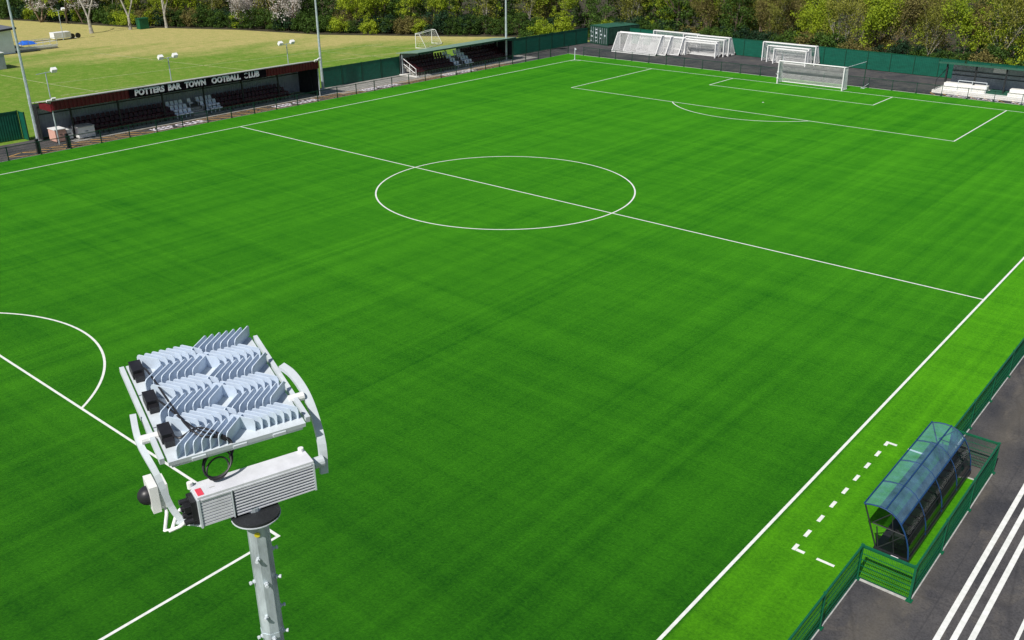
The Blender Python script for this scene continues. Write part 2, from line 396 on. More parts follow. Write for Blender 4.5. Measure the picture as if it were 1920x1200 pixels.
# text reads from the pitch side: up = -x
kt = MB()
for y0, y1 in GL:
    vs, fs = text_mesh("KEEP CLEAR", y1-y0-.6, 1.15, .02, .002)
    kt.add([(-36.3-v[1], y0+.3+v[0], v[2]) for v in vs], fs)
for x0 in (13.2, 19.5):
    vs, fs = text_mesh("KEEP CLEAR", 5.2, .8, .02, .002); kt.add([(x0+v[0], 55.45+v[1], v[2]) for v in vs], fs)
struct("walkway_markings", kt, 'letter')
# ------------------------------------------------------------------ pitch perimeter fence
def mesh_panel(b, p, q, h, z0=.06, pitch=.05, wd=.007):
    p, q = V(p), V(q); L = (q-p).length; n = max(2, int(L/pitch)); d = (q-p).normalized(); s = V((-d.y, d.x, 0))
    for i in range(1, n):
        a_ = p.lerp(q, i/n); b.bar(a_+V((0,0,z0)), a_+V((0,0,h-.03)), wd, upv=s)
    for j in range(6):
        z = z0+.02+(h-z0-.08)*j/5
        for o in (-.008, .008): b.bar(p+s*o+V((0,0,z)), q+s*o+V((0,0,z)), .009)
def fence_run(parent, pts, h, mp='fgreen', mm='fdark', pw=.07, pitch=.05, wd=.007, railw=.055):
    for i, p in enumerate(pts):
        b = MB(); x, y = p[:2]; b.box(x-pw/2, x+pw/2, y-pw/2, y+pw/2, 0, h+.03); b.box(x-pw/2-.01, x+pw/2+.01, y-pw/2-.01, y+pw/2+.01, h+.03, h+.045); b.box(x-.09, x+.09, y-.09, y+.09, 0, .024)
        b.build("post", mp, parent)
    for p, q in zip(pts[:-1], pts[1:]):
        P_, Q_ = V((p[0], p[1], 0)), V((q[0], q[1], 0)); d = (Q_-P_).normalized()*pw/2
        b = MB(); mesh_panel(b, P_+d, Q_-d, h, pitch=pitch, wd=wd); b.build("mesh_panel", mm, parent)
        b = MB(); b.bar(P_+d+V((0,0,h)), Q_-d+V((0,0,h)), railw, railw); b.build("top_rail", mp, parent)
FH = 1.2
nf = thing("mesh_fence", "green wire mesh fence with top rail stepping out round the dugout on the right", "fence", (35.11, -30, 0))
pts = [(35.11, y) for y in (-38.9,-36.1,-33.3,-30.5,-27.7,-24.99)]
pts += [(36.64,-24.99),(36.64,-22.15),(36.64,-19.3),(36.64,-16.45),(35.11,-16.45)]
y = -13.75
while y < 55: pts.append((35.11, y)); y += 2.75
fence_run(nf, pts, FH, mm='fgreen')
lf = thing("mesh_fence", "low dark mesh fence in front of the two seated stands on the left", "fence", (-35.79, 0, 0))
pts = [(-35.79, -16.4+i*-2.6) for i in range(4, -1, -1)]
pts = pts[:] + [(-35.79, -13.9)] + [(-35.79, -11.25+2.6*i) for i in range(26)]
pts[-1] = (-35.79, 55.04)
fence_run(lf, pts, 1.05, 'fdark', 'fdark', .075, .1, .008, .045)
ff = thing("mesh_fence", "low dark mesh fence behind the far goal line", "fence", (0, 55.04, 0))
fence_run(ff, [(-33.2+2.56*i, 55.04) for i in range(27)], 1.05, 'fdark', 'fdark', .06, .1, .008, .04)
for y, lab in ((-16.4, "left of the two thick black gate posts beside the main stand corner"), (-13.9, "right of the two thick black gate posts beside the main stand corner")):
    b = MB(); b.box(-36.32,-36.1, y-.11, y+.11, 0, 1.15); b.box(-36.34,-36.08, y-.13, y+.13, 1.15, 1.2); b.box(-36.36,-36.06,y-.15,y+.15,-.01,.03)
    tag(b.build("gate_post", 'black'), lab, "gate post", "thick black gate posts")
# ------------------------------------------------------------------ tall green sheet fences
def sheet_fence(label, A, B, h, step=2.75, side=1, bits=True):
    A, B = V((*A, 0)), V((*B, 0)); o = thing("sheet_fence", label, "fence", tuple(A)); L = (B-A).length; n = max(1, round(L/step)); d = (B-A).normalized(); s = V((-d.y, d.x, 0))*side
    for i in range(n):
        p = A.lerp(B, i/n); q = A.lerp(B, (i+1)/n); b = MB()
        p2, q2 = p+d*.05, q-d*.05
        m_ = int((q2-p2).length/.2)
        for j in range(m_):        # shallow profiled sheet
            u0, u1 = p2.lerp(q2, j/m_), p2.lerp(q2, (j+1)/m_); um = u0.lerp(u1, .5); off = s*.018
            for e0, e1, oa, ob in ((u0, um, 0, 1), (um, u1, 1, 0)):
                a_, c_ = e0+off*oa, e1+off*ob
                b.add([a_+V((0,0,.03)), c_+V((0,0,.03)), c_+V((0,0,h)), a_+V((0,0,h)), a_-s*.012+V((0,0,.03)), c_-s*.012+V((0,0,.03)), c_-s*.012+V((0,0,h)), a_-s*.012+V((0,0,h))], [(0,1,2,3),(7,6,5,4),(3,2,6,7),(1,0,4,5)])
        b.build("fence_panel", 'teal', o)
    for i in range(n+1):
        p = A.lerp(B, i/n); b = MB(); b.bar(p-s*.0+V((0,0,0)), p+V((0,0,h+.04)), .08); b.build("fence_post", 'fdark', o)
    b = MB(); b.bar(A+s*.035+V((0,0,h-.02)), B+s*.035+V((0,0,h-.02)), .03, .05); b.build("capping_rail", 'fgreen', o)
    return o
sheet_fence("tall dark green sheet fence between the main stand and the smaller stand", (-41.35,17.2), (-41.1,28.8), 2.15, side=-1)
sheet_fence("tall dark green sheet fence running from the smaller stand to the container", (-40.8,46.5), (-39.95,65.2), 2.15, side=-1)
sheet_fence("tall dark green sheet fence at the left edge beyond the leaning pole", (-43.2,-32), (-42.6,-14.9), 2.45, side=-1)
sheet_fence("short teal fence return beside the main stand corner", (-42.5,-14.8), (-41.6,-14.75), 2.4, side=-1)
sheet_fence("long bright teal sheet fence behind the stored goals", (-36.0,68.9), (11.6,66.55), 2.15, side=-1)
sheet_fence("teal sheet fence behind the shelter at the far right", (11.8,66.5), (38,65.2), 2.15, side=-1)
# ------------------------------------------------------------------ main stand
def seat_mb(b, x, y, z, wd=.37):
    """tip-up seat on a tread, facing +x"""
    b.box(x-.03, x+.30, y-wd/2, y+wd/2, z+.40, z+.44)
    b.add([(x-.03,y-wd/2,z+.44),(x-.03,y+wd/2,z+.44),(x-.12,y+wd/2-.03,z+.80),(x-.12,y-wd/2+.03,z+.80),(x-.07,y-wd/2,z+.44),(x-.07,y+wd/2,z+.44),(x-.16,y+wd/2-.03,z+.80),(x-.16,y-wd/2+.03,z+.80)], [(0,1,2,3),(7,6,5,4),(3,2,6,7),(0,3,7,4),(1,5,6,2)])
    b.box(x+.24, x+.30, y-wd/2, y+wd/2, z+.34, z+.40)
    b.box(x-.02, x+.03, y-.04, y+.04, z, z+.40)
def seat_rows(parent, rows, ycoords, white, budget):
    """white(row, y) -> bool; maroon seats beyond the budget go into one stuff part"""
    rest = MB(); n = 0; todo = []
    for r, (x, z) in enumerate(rows):
        for y in ycoords(r):
            wt = white(r, y)
            todo.append((0 if wt else 1+r, x, y, z, wt))
    todo.sort(key=lambda q: (q[0], q[2]))
    for pr, x, y, z, wt in todo:
        if n < budget:
            b = MB(); seat_mb(b, x, y, z); b.build("seat", 'wseat' if wt else 'mseat', parent, label="white seat" if wt else None); n += 1
        else: seat_mb(rest, x, y, z)
    if rest.v: o = rest.build("seat_row", 'mseat', parent); o['kind'] = 'stuff'
def corrug(b, p, q, z0, z1, pitch, dep, out):
    """corrugated sheet from p to q (xy), out = direction of the ribs"""
    p, q = V((*p, 0)), V((*q, 0)); out = V((*out, 0)); L = (q-p).length; n = max(1, int(L/pitch)); d = (q-p)/n
    b.prism([p+V((0,0,z0)), q+V((0,0,z0)), q+V((0,0,z1)), p+V((0,0,z1))], -out*.02)
    for i in range(n):
        a_ = p+d*(i+.22); c_ = p+d*(i+.72); b.prism([a_+V((0,0,z0)), c_+V((0,0,z0)), c_+V((0,0,z1)), a_+V((0,0,z1))], out*dep)
ms = thing("main_stand", "long covered seated stand with dark maroon fascia and white club lettering", "stand", (-40, 0, 0))
Y0, Y1, XF, XB = -13.9, 14.4, -38.0, -41.7
FZ0, FZ1 = 2.86, 3.70
rows = [(-39.35, .04), (-40.05, .34), (-40.75, .64)]
for i, (x, z) in enumerate(rows):
    b = MB(); x1 = x+.42; x0 = x-.28 if i < 2 else XB+.05
    b.box(x0, x1, -11.2, 11.6, -.01 if i == 0 else z-.30, z); b.build("terrace_step", 'conc', ms)
for yy in (.5,):
    b = MB()
    for k_ in range(4): b.box(-38.93-.35*k_-.35, -38.93-.35*k_, yy-.7, yy+.7, .05, .19+.155*k_)
    b.build("steps", 'kerb', ms)
def yc(r):
    out = []
    yv = -11.0
    while yv < 11.4:
        if not (-.22 < yv < 1.25) or (r == 2 and abs(yv-.55) < .2): out.append(yv)
        yv += .46
    return out
def isw(r, y): return (-1.95 < y < -.1 or 1.25 <= y < 3.0 or (r == 2 and -.1 < y < 1.2))
rows_s = rows
seat_rows(ms, rows, yc, isw, 92)
b = MB(); corrug(b, (XB, Y0), (XB, Y1+.06), .0, 2.95, .25, .03, (1, 0)); b.build("back_wall", 'greyclad', ms)
b = MB(); corrug(b, (XB+.03, Y1), (XF-.15, Y1), .0, 2.85, .25, .03, (0, -1)); b.build("end_wall", 'dark', ms)
b = MB(); corrug(b, (XB+.03, Y0), (XB+.9, Y0), .0, 2.85, .25, .03, (0, -1)); b.build("end_wall", 'dark', ms)
b = MB(); b.prism([(XF+.02,Y0-.15,FZ1-.04),(XF+.02,Y1+.15,FZ1-.04),(XB-.3,Y1+.15,2.98),(XB-.3,Y0-.15,2.98)], (0,0,.045)); b.build("roof", 'kerb', ms)
b = MB(); corrug(b, (XF, Y0), (XF, Y1), FZ0, FZ1-.06, .36, .05, (1, 0)); fas = b.build("fascia", 'maroon', ms)
b = MB(); b.bar((XF+.06, Y0-.16, FZ1-.03), (XF+.06, Y1+.16, FZ1-.03), .14, .07); b.build("gutter", 'kerb', ms)
b = MB(); corrug(b, (XF-.03, Y0-.02), (XF-2.2, Y0-.02), FZ0-.1, FZ1-.35, .2, .03, (0, -1)); b.build("end_fascia", 'maroon', ms)
b = MB(); b.box(XF+.045, XF+.075, -6.95, 7.7, FZ0-.02, FZ1-.06); sb = b.build("sign_board", 'board', ms)
def put_text(body, y0, y1, zb, h, parent, xx):
    vs, fs = text_mesh(body, y1-y0, h, .045, .03); b = MB(); b.add([(xx+v[2], y0+v[0], zb+v[1]) for v in vs], fs)
    return b.build("lettering", 'letter', parent)
put_text("POTTERS", -6.4, -3.5, 3.0, .56, sb, XF+.092)
put_text("BAR", -3.12, -1.8, 3.0, .56, sb, XF+.092)
put_text("TOWN", -1.42, .80, 3.0, .56, sb, XF+.092)
put_text("OOTBALL", 1.45, 4.68, 3.0, .56, sb, XF+.092)
put_text("LUB", 5.64, 6.86, 3.0, .56, sb, XF+.092)
b = MB()     # broken C: its left middle is missing
for a0, a1 in ((40, 150), (205, 320)):
    for i in range(8):
        p0, p1 = [math.radians(a0+(a1-a0)*(i+t_)/8) for t_ in (0, 1)]
        q = [(XF+.077, 5.33+.24*math.cos(x)*s_, 3.28+.28*math.sin(x)*s_) for x, s_ in ((p0,1),(p1,1),(p1,.68),(p0,.68))]; b.prism(q, (.03,0,0))
b.build("lettering", 'letter', sb)
for i in range(7):
    y = -11.8+i*4.35; b = MB(); b.box(XF-1.32, XF-1.2, y-.06, y+.06, 0, 3.38); b.build("column", 'dark', ms)
    b = MB(); b.bar((XF-1.26, y, 2.6), (XF-.1, y, 3.45), .06); b.bar((XF-1.26,y,2.5),(XB+.1,y,2.92),.06); b.bar((XF-.06, y, 3.5),(XB+.1,y,2.93),.08,.12); b.build("rafter", 'dark', ms)
for z in (1.95, 2.55):
    b = MB(); b.box(XB+.04, XB+.12, Y0+.1, Y1-.1, z, z+.07); b.build("wall_rail", 'dark', ms)
for y in (Y0+.1, Y1-.1):
    b = MB(); b.tube([(XF-.1, y, 0), (XF-.1, y, 3.45)], .06, 8); b.build("end_post", 'galv', ms)
for y in (Y0-.02, Y1-.35):
    b = MB()
    for dy, dz in ((-.22, .08), (.22, .2)):
        b.obox((XF+.28, y+dy, FZ1-.05+dz), V((.7,0,-.7)), V((0,1,0)), V((.7,0,.7)), .05, .17, .13)
    b.bar((XF, y, FZ1-.2), (XF+.25, y, FZ1+.05), .04); b.bar((XF+.25,y-.25,FZ1-.02),(XF+.25,y+.25,FZ1+.08),.04)
    b.build("lamp_bracket", 'white', ms)
b = MB(); b.bar((XF-.9,-11.2,.75),(XF-.9,-1.9,.75),.05); b.bar((XF-.9,1.5,.75),(XF-.9,11.6,.75),.05)
for y in [-11.2+2.33*i for i in range(5)]+[1.5+2.52*i for i in range(5)]: b.bar((XF-.9,y,0),(XF-.9,y,.75),.05)
b.build("front_rail", 'dark', ms)
# things stored at the near end of the main stand
def crate(name, label, cat, x0, x1, y0, y1, h, m, top):
    o = thing(name, label, cat, ((x0+x1)/2, (y0+y1)/2, 0)); b = MB(); b.box(x0, x1, y0, y1, .06, h); b.build("body", m, o)
    b = MB(); b.box(x0-.03, x1+.03, y0-.03, y1+.03, h, h+.06); b.build("lid", top, o)
    b = MB()
    for x in (x0+.08, x1-.08):
        for y in (y0+.08, y1-.08): b.box(x-.04, x+.04, y-.04, y+.04, 0, .06)
    b.build("foot", 'dark', o); b = MB(); b.box(x1+.001, x1+.03, (y0+y1)/2-.12, (y0+y1)/2+.12, h*.6, h*.6+.05); b.build("handle", 'dark', o); return o
crate("cabinet", "white cabinet inside the near end of the main stand", "cabinet", -39.8, -38.6, -11.75, -10.3, .95, 'white', 'kerb')
crate("cabinet", "pink fronted white cabinet against the near end post of the main stand", "cabinet", -40.0, -38.75, -13.7, -12.75, 1.05, 'pink', 'white')
crate("locker", "small white locker between the two cabinets in the main stand", "locker", -39.9, -39.2, -12.5, -12.0, .8, 'white', 'white')
# ------------------------------------------------------------------ second stand
ss = thing("small_stand", "smaller seated stand with pale green roof and an open gap in the back", "stand", (-39.5, 36, 0))
SY0, SY1, SXF, SXB = 28.9, 46.0, -37.9, -41.1
srows = [(-38.75, .10), (-39.4, .44), (-40.05, .78), (-40.7, 1.12)]
b = MB(); b.box(-41.2, -38.2, SY0-.2, SY1+.1, -.02, .08); b.build("slab", 'wconc', ss)
for i, (x, z) in enumerate(srows):
    b = MB(); b.box(x-.24 if i < 3 else SXB+.03, x+.41, SY0+.25, SY1-.25, .08 if i == 0 else z-.34, z); b.build("terrace_step", 'conc', ss)
def yc2(r):
    out = []; yv = SY0+.5
    while yv < SY1-.3:
        if not (36.65 < yv < 37.75): out.append(yv)
        yv += .47
    return out
seat_rows(ss, srows, yc2, lambda r, y: 35.6 < y < 36.7 or 37.7 <= y < 38.8, 96)
b = MB()
corrug(b, (SXB, SY0), (SXB, 34.4), 0, 2.35, .25, .03, (1,0)); b.build("back_wall", 'greyclad', ss)
b = MB(); corrug(b, (SXB, 38.6), (SXB, SY1), 0, 2.35, .25, .03, (1,0)); b.build("back_wall", 'greyclad', ss)
b = MB(); corrug(b, (SXB, 34.4), (SXB, 38.6), 0, 1.2, .25, .03, (1,0)); b.build("low_wall", 'greyclad', ss)
b = MB(); b.prism([(SXF+.25,SY0-.3,2.82),(SXF+.25,SY1+.3,2.82),(SXB-.3,SY1+.3,2.46),(SXB-.3,SY0-.3,2.46)], (0,0,.05)); rf = b.build("roof", 'roofg', ss)
b = MB(); b.box(SXF+.23, SXF+.27, SY0-.3, SY1+.3, 2.70, 2.86); b.build("roof_trim", 'fdark', rf)
b = MB(); b.box(SXB, SXF-.2, SY1-.03, SY1+.01, .08, 2.4); b.build("end_wall", 'dark', ss)
for y in (SY0+.1, 32.1, 34.35, 36.5, 38.7, 41.2, 43.6, SY1-.1):
    b = MB(); b.box(SXB+.06, SXB+.16, y-.05, y+.05, 0, 2.5); b.bar((SXB+.11,y,2.47),(SXF+.15,y,2.79),.07,.1); b.build("column", 'dark', ss)
for y in (SY0, SY1):
    b = MB(); b.tube([(SXF, y, .08), (SXF-.25, y, 2.72)], .045, 8) if False else b.tube([(SXB+.5,y-.1,.05),(SXB+.5,y-.1,2.5)],.045,8); b.build("end_post", 'galv', ss)
b = MB()
for pq in (((SXB+.6,SY0+.02,1.9),(-38.45,SY0+.02,.9)),((SXB+.6,SY0+.02,1.3),(-38.45,SY0+.02,.35)),((-38.45,SY0+.02,.08),(-38.45,SY0+.02,.95)),((-39.5,SY0+.02,.08),(-39.5,SY0+.02,1.4))): b.tube(pq, .035, 6)
b.build("hand_rail", 'white', ss)
b = MB(); b.bar((-38.2,SY0+.3,.72),(-38.2,36.5,.72),.04); b.bar((-38.2,38,.72),(-38.2,SY1-.3,.72),.04)
for y in (SY0+.3,31.2,33.2,35,36.5,38,40,42,44,SY1-.3): b.bar((-38.2,y,.08),(-38.2,y,.72),.04)
b.build("front_rail", 'dark', ss)
# ------------------------------------------------------------------ shelter on the far right
rs = thing("terrace_shelter", "grey clad standing shelter on white concrete terracing at the far right", "shelter", (18, 59, 0))
RX0, RX1, RYF, RYB = 11.9, 30.0, 58.2, 61.2
b = MB(); b.box(RX0-.5, RX1, 56.6, RYB, -.02, .28); b.build("plinth", 'wconc', rs)
for x0, x1 in ((12.1,16.4),(18.6,23.0),(25.2,29.6)):
    b = MB(); b.box(x0, x1, 57.45, 58.1, .28, .62); b.box(x0, x1, 58.1, 58.9, .28, .92); b.build("terrace_step", 'wconc', rs)
    b = MB()
    for x in (x0+1.6, (x0+1.6+x1+.1)/2, x1+.1):
        b.tube([(x,57.38,.28),(x,57.38,1.38)], .035, 8)
    b.tube([(x0+1.6,57.38,1.38),(x1+.1,57.38,1.38)], .035, 8); b.build("crush_barrier", 'lwhite', rs)
b = MB(); b.box(16.4,18.6,57.7,60.5,.28,.36); b.build("landing", 'roofd', rs)
b = MB(); corrug(b, (RX0, RYB), (RX1, RYB), 0, 2.5, .28, .035, (0,-1)); b.build("back_wall", 'greyclad', rs)
b = MB(); b.prism([(RX0-.6,RYF-.3,2.98),(RX1,RYF-.3,2.98),(RX1,RYB+.3,2.50),(RX0-.6,RYB+.3,2.50)], (0,0,.05)); rf = b.build("roof", 'roofd', rs)
b = MB(); b.box(RX0-.6, RX1, RYF-.34, RYF-.305, 2.86, 3.02); b.build("roof_trim", 'roofd', rf)
for x in (12.1, 15.0, 17.95, 20.9, 23.8, 26.7, 29.8):
    b = MB(); b.box(x-.07, x+.07, RYF, RYF+.14, .28, 2.95); b.bar((x,RYF,2.93),(x,RYB,2.46),.08,.1); b.build("column", 'dark', rs)
for z in (1.3, 1.75):
    b = MB(); b.box(RX0, RX1, RYB-.12, RYB-.05, z, z+.07); b.build("wall_rail", 'dark', rs)
b = MB(); b.box(16.0,17.3,RYB-.16,RYB-.125,1.95,2.6); b.build("notice_board", 'letter', rs)
b = MB(); b.bar((RX0-.3,56.7,.28),(RX0-.3,60.8,.28),.05); b.bar((RX0-.3,56.9,.28),(RX0-.3,56.9,1.3),.05); b.bar((RX0-.3,60.5,.28),(RX0-.3,60.5,2.2),.05); b.bar((RX0-.3,56.9,1.3),(RX0-.3,60.5,2.2),.05); b.build("hand_rail", 'dark', rs)
# ------------------------------------------------------------------ shipping container
cn = thing("shipping_container", "dark green shipping container with double doors beside the stored goals", "container", (-38, 68, 0))
A = V((-39.75,65.5,0)); B = V((-35.75,64.6,0)); dx = (B-A).normalized(); dy = V((-dx.y, dx.x, 0)); W_, D_, H_ = 3.9, 6.2, 2.5
def cb(b, x0, x1, y0, y1, z0, z1): b.obox(A+dx*(x0+x1)/2+dy*(y0+y1)/2+V((0,0,(z0+z1)/2)), dx, dy, V((0,0,1)), (x1-x0)/2, (y1-y0)/2, (z1-z0)/2)
b = MB(); cb(b, .05, W_-.05, .05, D_-.05, .1, H_-.05)
for i in range(int(D_/.28)): cb(b, W_-.05, W_-.01, .1+i*.28, .24+i*.28, .15, H_-.15); cb(b, .01, .05, .1+i*.28, .24+i*.28, .15, H_-.15)
b.build("shell", 'cont', cn)
b = MB()
for x in (0, W_-.1):
    for y in (0, D_-.1): cb(b, x, x+.1, y, y+.1, 0, H_)
cb(b,.1,W_-.1,0,.1,.0,.13); cb(b,.1,W_-.1,0,.1,H_-.13,H_); b.build("corner_frame", 'fdark', cn)
b = MB(); cb(b,.02,W_-.02,.1,D_-.1,H_-.02,H_+.02)
for i in range(20): cb(b,.1,W_-.1,.2+i*.3,.34+i*.3,H_+.02,H_+.035)
b.build("roof", 'roofd', cn)
for x0, x1 in ((.12,1.0),(1.04,1.94),(1.98,2.86),(2.9,3.78)):
    b = MB(); cb(b, x0, x1, 0.0, .045, .15, H_-.15); d_ = b.build("door", 'cont', cn)
    for xx in (x0+.2, x1-.2):
        b = MB(); cb(b, xx-.02, xx+.02, -.04, -.005, .16, H_-.16); b.build("locking_bar", 'galv', d_)
for x, z, w_, h_ in ((.2,1.6,.2,.28),(.5,1.55,.3,.1),(1.2,1.95,.5,.2),(1.22,1.4,.45,.4),(1.15,.85,.5,.2),(2.15,1.75,.25,.35),(2.3,1.3,.35,.25),(.25,.95,.5,.22),(2.2,.8,.25,.2),(.2,.35,.3,.15),(1.3,.4,.3,.15),(3.1,1.2,.3,.3)):
    b = MB(); cb(b, x, x+w_*.8, -.012, -.002, z, z+h_*.75); b.build("notice_plate", 'lwhite', cn)
# ------------------------------------------------------------------ goals
def goal(label, x, y, rot, W, H, D, group="white training goals stored behind the far goal line", top=.6, wheels=True, cat="goal", name="football_goal", sp=.14, nw=.018, fw=.11):
    o = thing(name, label, cat, (0,0,0), group)
    fr = MB(); r = .055
    for sx in (-1, 1): fr.bar((sx*W/2,0,0),(sx*W/2,0,H), fw)
    fr.bar((-W/2,0,H),(W/2,0,H), fw); fr.build("goal_frame", 'white', o)
    bk = MB()
    for sx in (-1, 1):
        bk.tube([(sx*W/2,0,H-.03),(sx*W/2,top,H-.03),(sx*W/2,D,.06),(sx*W/2,0,.06)], .04, 8)
    bk.bar((-W/2,D,.06),(W/2,D,.06), fw); bk.tube([(-W/2,top,H-.03),(W/2,top,H-.03)], .03, 8); bk.build("back_frame", 'white', o)
    n = MB(); q = .02
    nu = int(W/sp)
    n.net((-W/2,top,H-.05),(W/2,top,H-.05),(W/2,D-q,.1),(-W/2,D-q,.1), nu, int(H/sp), nw)
    n.net((-W/2,.06,H-.05),(W/2,.06,H-.05),(W/2,top,H-.05),(-W/2,top,H-.05), nu, max(1,int(top/sp)), nw)
    for sx in (-1, 1): n.net((sx*W/2,.06,H-.05),(sx*W/2,top,H-.05),(sx*W/2,D,.1),(sx*W/2,.06,.1), max(2,int(D/sp)), int(H/sp), nw)
    n.build("net", 'net', o)
    if wheels:
        for sx in (-1, 1):
            for yy in (.35, D-.15):
                b = MB(); b.disc((sx*(W/2+.12), yy, .15), (1,0,0), .15, .08, 14); wh = b.build("wheel", 'black', o)
                b = MB(); b.bar((sx*(W/2+.12),yy,.15),(sx*(W/2-.02),yy,.32),.09); b.build("wheel_arm", 'white', wh)
    o.location = (x, y, 0); o.rotation_euler = (0,0,rot); return o
PI = math.pi
goal("full size white goal at the front left of the stored goals, back net forward", -28.9, 62.4, PI+.02, 6.9, 2.44, 2.0)
goal("second nested white goal just behind the front left stored goal", -27.9, 63.4, PI+.02, 6.6, 2.3, 1.9)
goal("third nested white goal in the left stack of stored goals", -26.6, 64.4, PI+.02, 6.6, 2.1, 1.7)
goal("smaller white goal in the middle of the left stack of stored goals", -25.9, 65.3, PI+.02, 5.4, 1.9, 1.5)
goal("rearmost white goal of the left stack, facing the pitch against the teal fence", -26.0, 66.3, -.03, 7.0, 2.44, 1.2)
goal("large white goal at the back of the middle row of stored goals", -21.2, 66.2, -.03, 7.0, 2.35, 1.9)
goal("medium white goal nested second from the back in the middle row", -20.9, 65.3, -.03, 5.9, 2.15, 1.7)
goal("low white goal nested third from the back in the middle row", -21.2, 64.5, -.03, 5.2, 1.95, 1.5)
goal("lowest white goal at the front of the middle row of stored goals", -20.6, 63.7, -.03, 4.6, 1.8, 1.3)
goal("large white goal at the back of the right hand group by the teal fence", -9.1, 65.6, -.03, 7.1, 2.35, 1.5)
goal("medium white goal nested in the middle of the right hand group", -8.9, 64.9, -.03, 5.5, 2.05, 1.2)
goal("small white goal at the front of the right hand group by the teal fence", -8.3, 64.2, -.03, 4.3, 1.85, 1.0)
goal("faint white goal on the grass field beyond the smaller stand", -56.6, 48.3, -PI/2+.35, 5.4, 2.0, 1.6, group="goals on the open field", wheels=False, nw=.006, sp=.3, fw=.06)
# match goal
mg = thing("football_goal", "match goal standing on the far goal line with box net", "goal", (0, PL, 0))
b = MB()
for sx in (-1, 1): b.tube([(sx*3.72, PL, 0), (sx*3.72, PL, 2.44)], .065, 12)
b.tube([(-3.72, PL, 2.44+.03), (3.72, PL, 2.44+.03)], .065, 12); b.build("goal_frame", 'white', mg)
b = MB()
for sx in (-1, 1): b.tube([(sx*3.72, PL+.05, 2.42), (sx*3.72, PL+.9, 2.38), ], .03, 8)
b.bar((-3.75, PL+1.35, .06), (3.75, PL+1.35, .06), .06); 
for sx in (-1, 1): b.bar((sx*3.75, PL+.08, .05), (sx*3.75, PL+1.35, .05), .05)
b.build("net_support", 'white', mg)
b = MB(); yb, yt = PL+1.35, PL+1.05
b.net((-3.7,yt,2.36),(3.7,yt,2.36),(3.7,yb,.1),(-3.7,yb,.1), 58, 19, .017)
b.net((-3.7,PL+.08,2.42),(3.7,PL+.08,2.42),(3.7,yt,2.36),(-3.7,yt,2.36), 58, 8, .017)
for sx in (-1, 1): b.net((sx*3.72,PL+.08,2.42),(sx*3.72,yt,2.36),(sx*3.72,yb,.1),(sx*3.72,PL+.08,.1), 10, 19, .022)
b.build("net", 'net', mg)
for y in (.55, 1.2):
    b = MB(); b.tube([(-3.72,PL,y),(-3.72,PL,y+.1)], .12, 10); b.build("post_clip", 'white', mg)
for x, lab in ((4.85, "dark net support pole right of the match goal with guy rope"), (-4.85, "dark net support pole behind the left side of the match goal")):
    o = thing("net_pole", lab, "pole", (x, 54.45, 0)); b = MB(); b.tube([(x,54.45,0),(x,54.45,2.85)], .045, 8); b.build("pole", 'fdark', o)
    b = MB(); b.tube([(x,54.45,2.82),(x*.77,PL+1.05,2.40)], .02, 6); b.build("rope", 'lwhite', o)
    b = MB(); b.box(x-.2,x+.2,54.3,54.6,0,.04); b.tube([(x,54.45,.1),(x+.55*(1 if x>0 else -1),54.45,.55)],.02,6); b.build("base", 'lwhite', o)
for x, y, lab in ((-PW, PL, "white corner flag pole at the far left corner of the pitch"), (PW, PL, "white corner flag pole at the far right corner of the pitch")):
    b = MB(); b.tube([(x,y,0),(x,y,1.5)], .045, 8); b.tube([(x,y,0),(x,y,.06)], .09, 10); b.add([(x,y-.02,1.5),(x,y-.02,1.2),(x+.3,y-.04,1.32),(x,y+.02,1.5),(x,y+.02,1.2),(x+.3,y+.0,1.32)],[(0,1,2),(5,4,3),(0,2,5,3),(1,4,5,2)])
    if x < 0: tag(b.build("corner_flag", 'lwhite'), lab, "corner flag")
# ------------------------------------------------------------------ dugout
du = thing("dugout", "curved blue tinted dugout shelter with black seats behind the technical area", "dugout", (35.5, -20.2, 0))
DY0, DY1 = -23.4, -17.05
prof = []
P3 = [(34.50,1.55),(34.72,1.615),(34.95,1.645),(35.15,1.63),(35.35,1.565),(35.52,1.45),(35.66,1.29),(35.79,1.08),(35.90,.84),(35.98,.58),(36.02,.34),(36.04,.16)]
RN = 6      # index where the tinted roof ends
b = MB()
def shell(b, prf, y0, y1, th=.008):
    n = len(prf)
    for i in range(n-1):
        (x0,z0),(x1,z1) = prf[i], prf[i+1]; b.add([(x0,y0,z0),(x1,y0,z1),(x1,y1,z1),(x0,y1,z0)], [(0,1,2,3)])
nb = 4
for i in range(nb):
    y0 = DY0+(DY1-DY0)*i/nb+.02; y1 = DY0+(DY1-DY0)*(i+1)/nb-.02
    b = MB(); shell(b, P3[:RN+1], y0, y1); b.build("roof_panel", 'gt', du, smooth=True)
    b = MB(); shell(b, P3[RN:], y0, y1); b.build("back_panel", 'gc', du, smooth=True)
for i in range(nb+1):
    y = DY0+(DY1-DY0)*i/nb; b = MB(); b.tube([(x, y, z-.02) for x, z in P3], .024, 6); b.build("hoop", 'bluef', du)
for i in (0, RN-3, RN):
    b = MB(); x, z = P3[i]; b.tube([(x, DY0, z+.012), (x, DY1, z+.012)], .026, 6); b.build("roof_rail", 'bluef', du)
for i in (-2, -4):
    b = MB(); x, z = P3[i]; b.tube([(x+.02, DY0, z), (x+.02, DY1, z)], .011, 6); b.build("back_rail", 'dark', du)
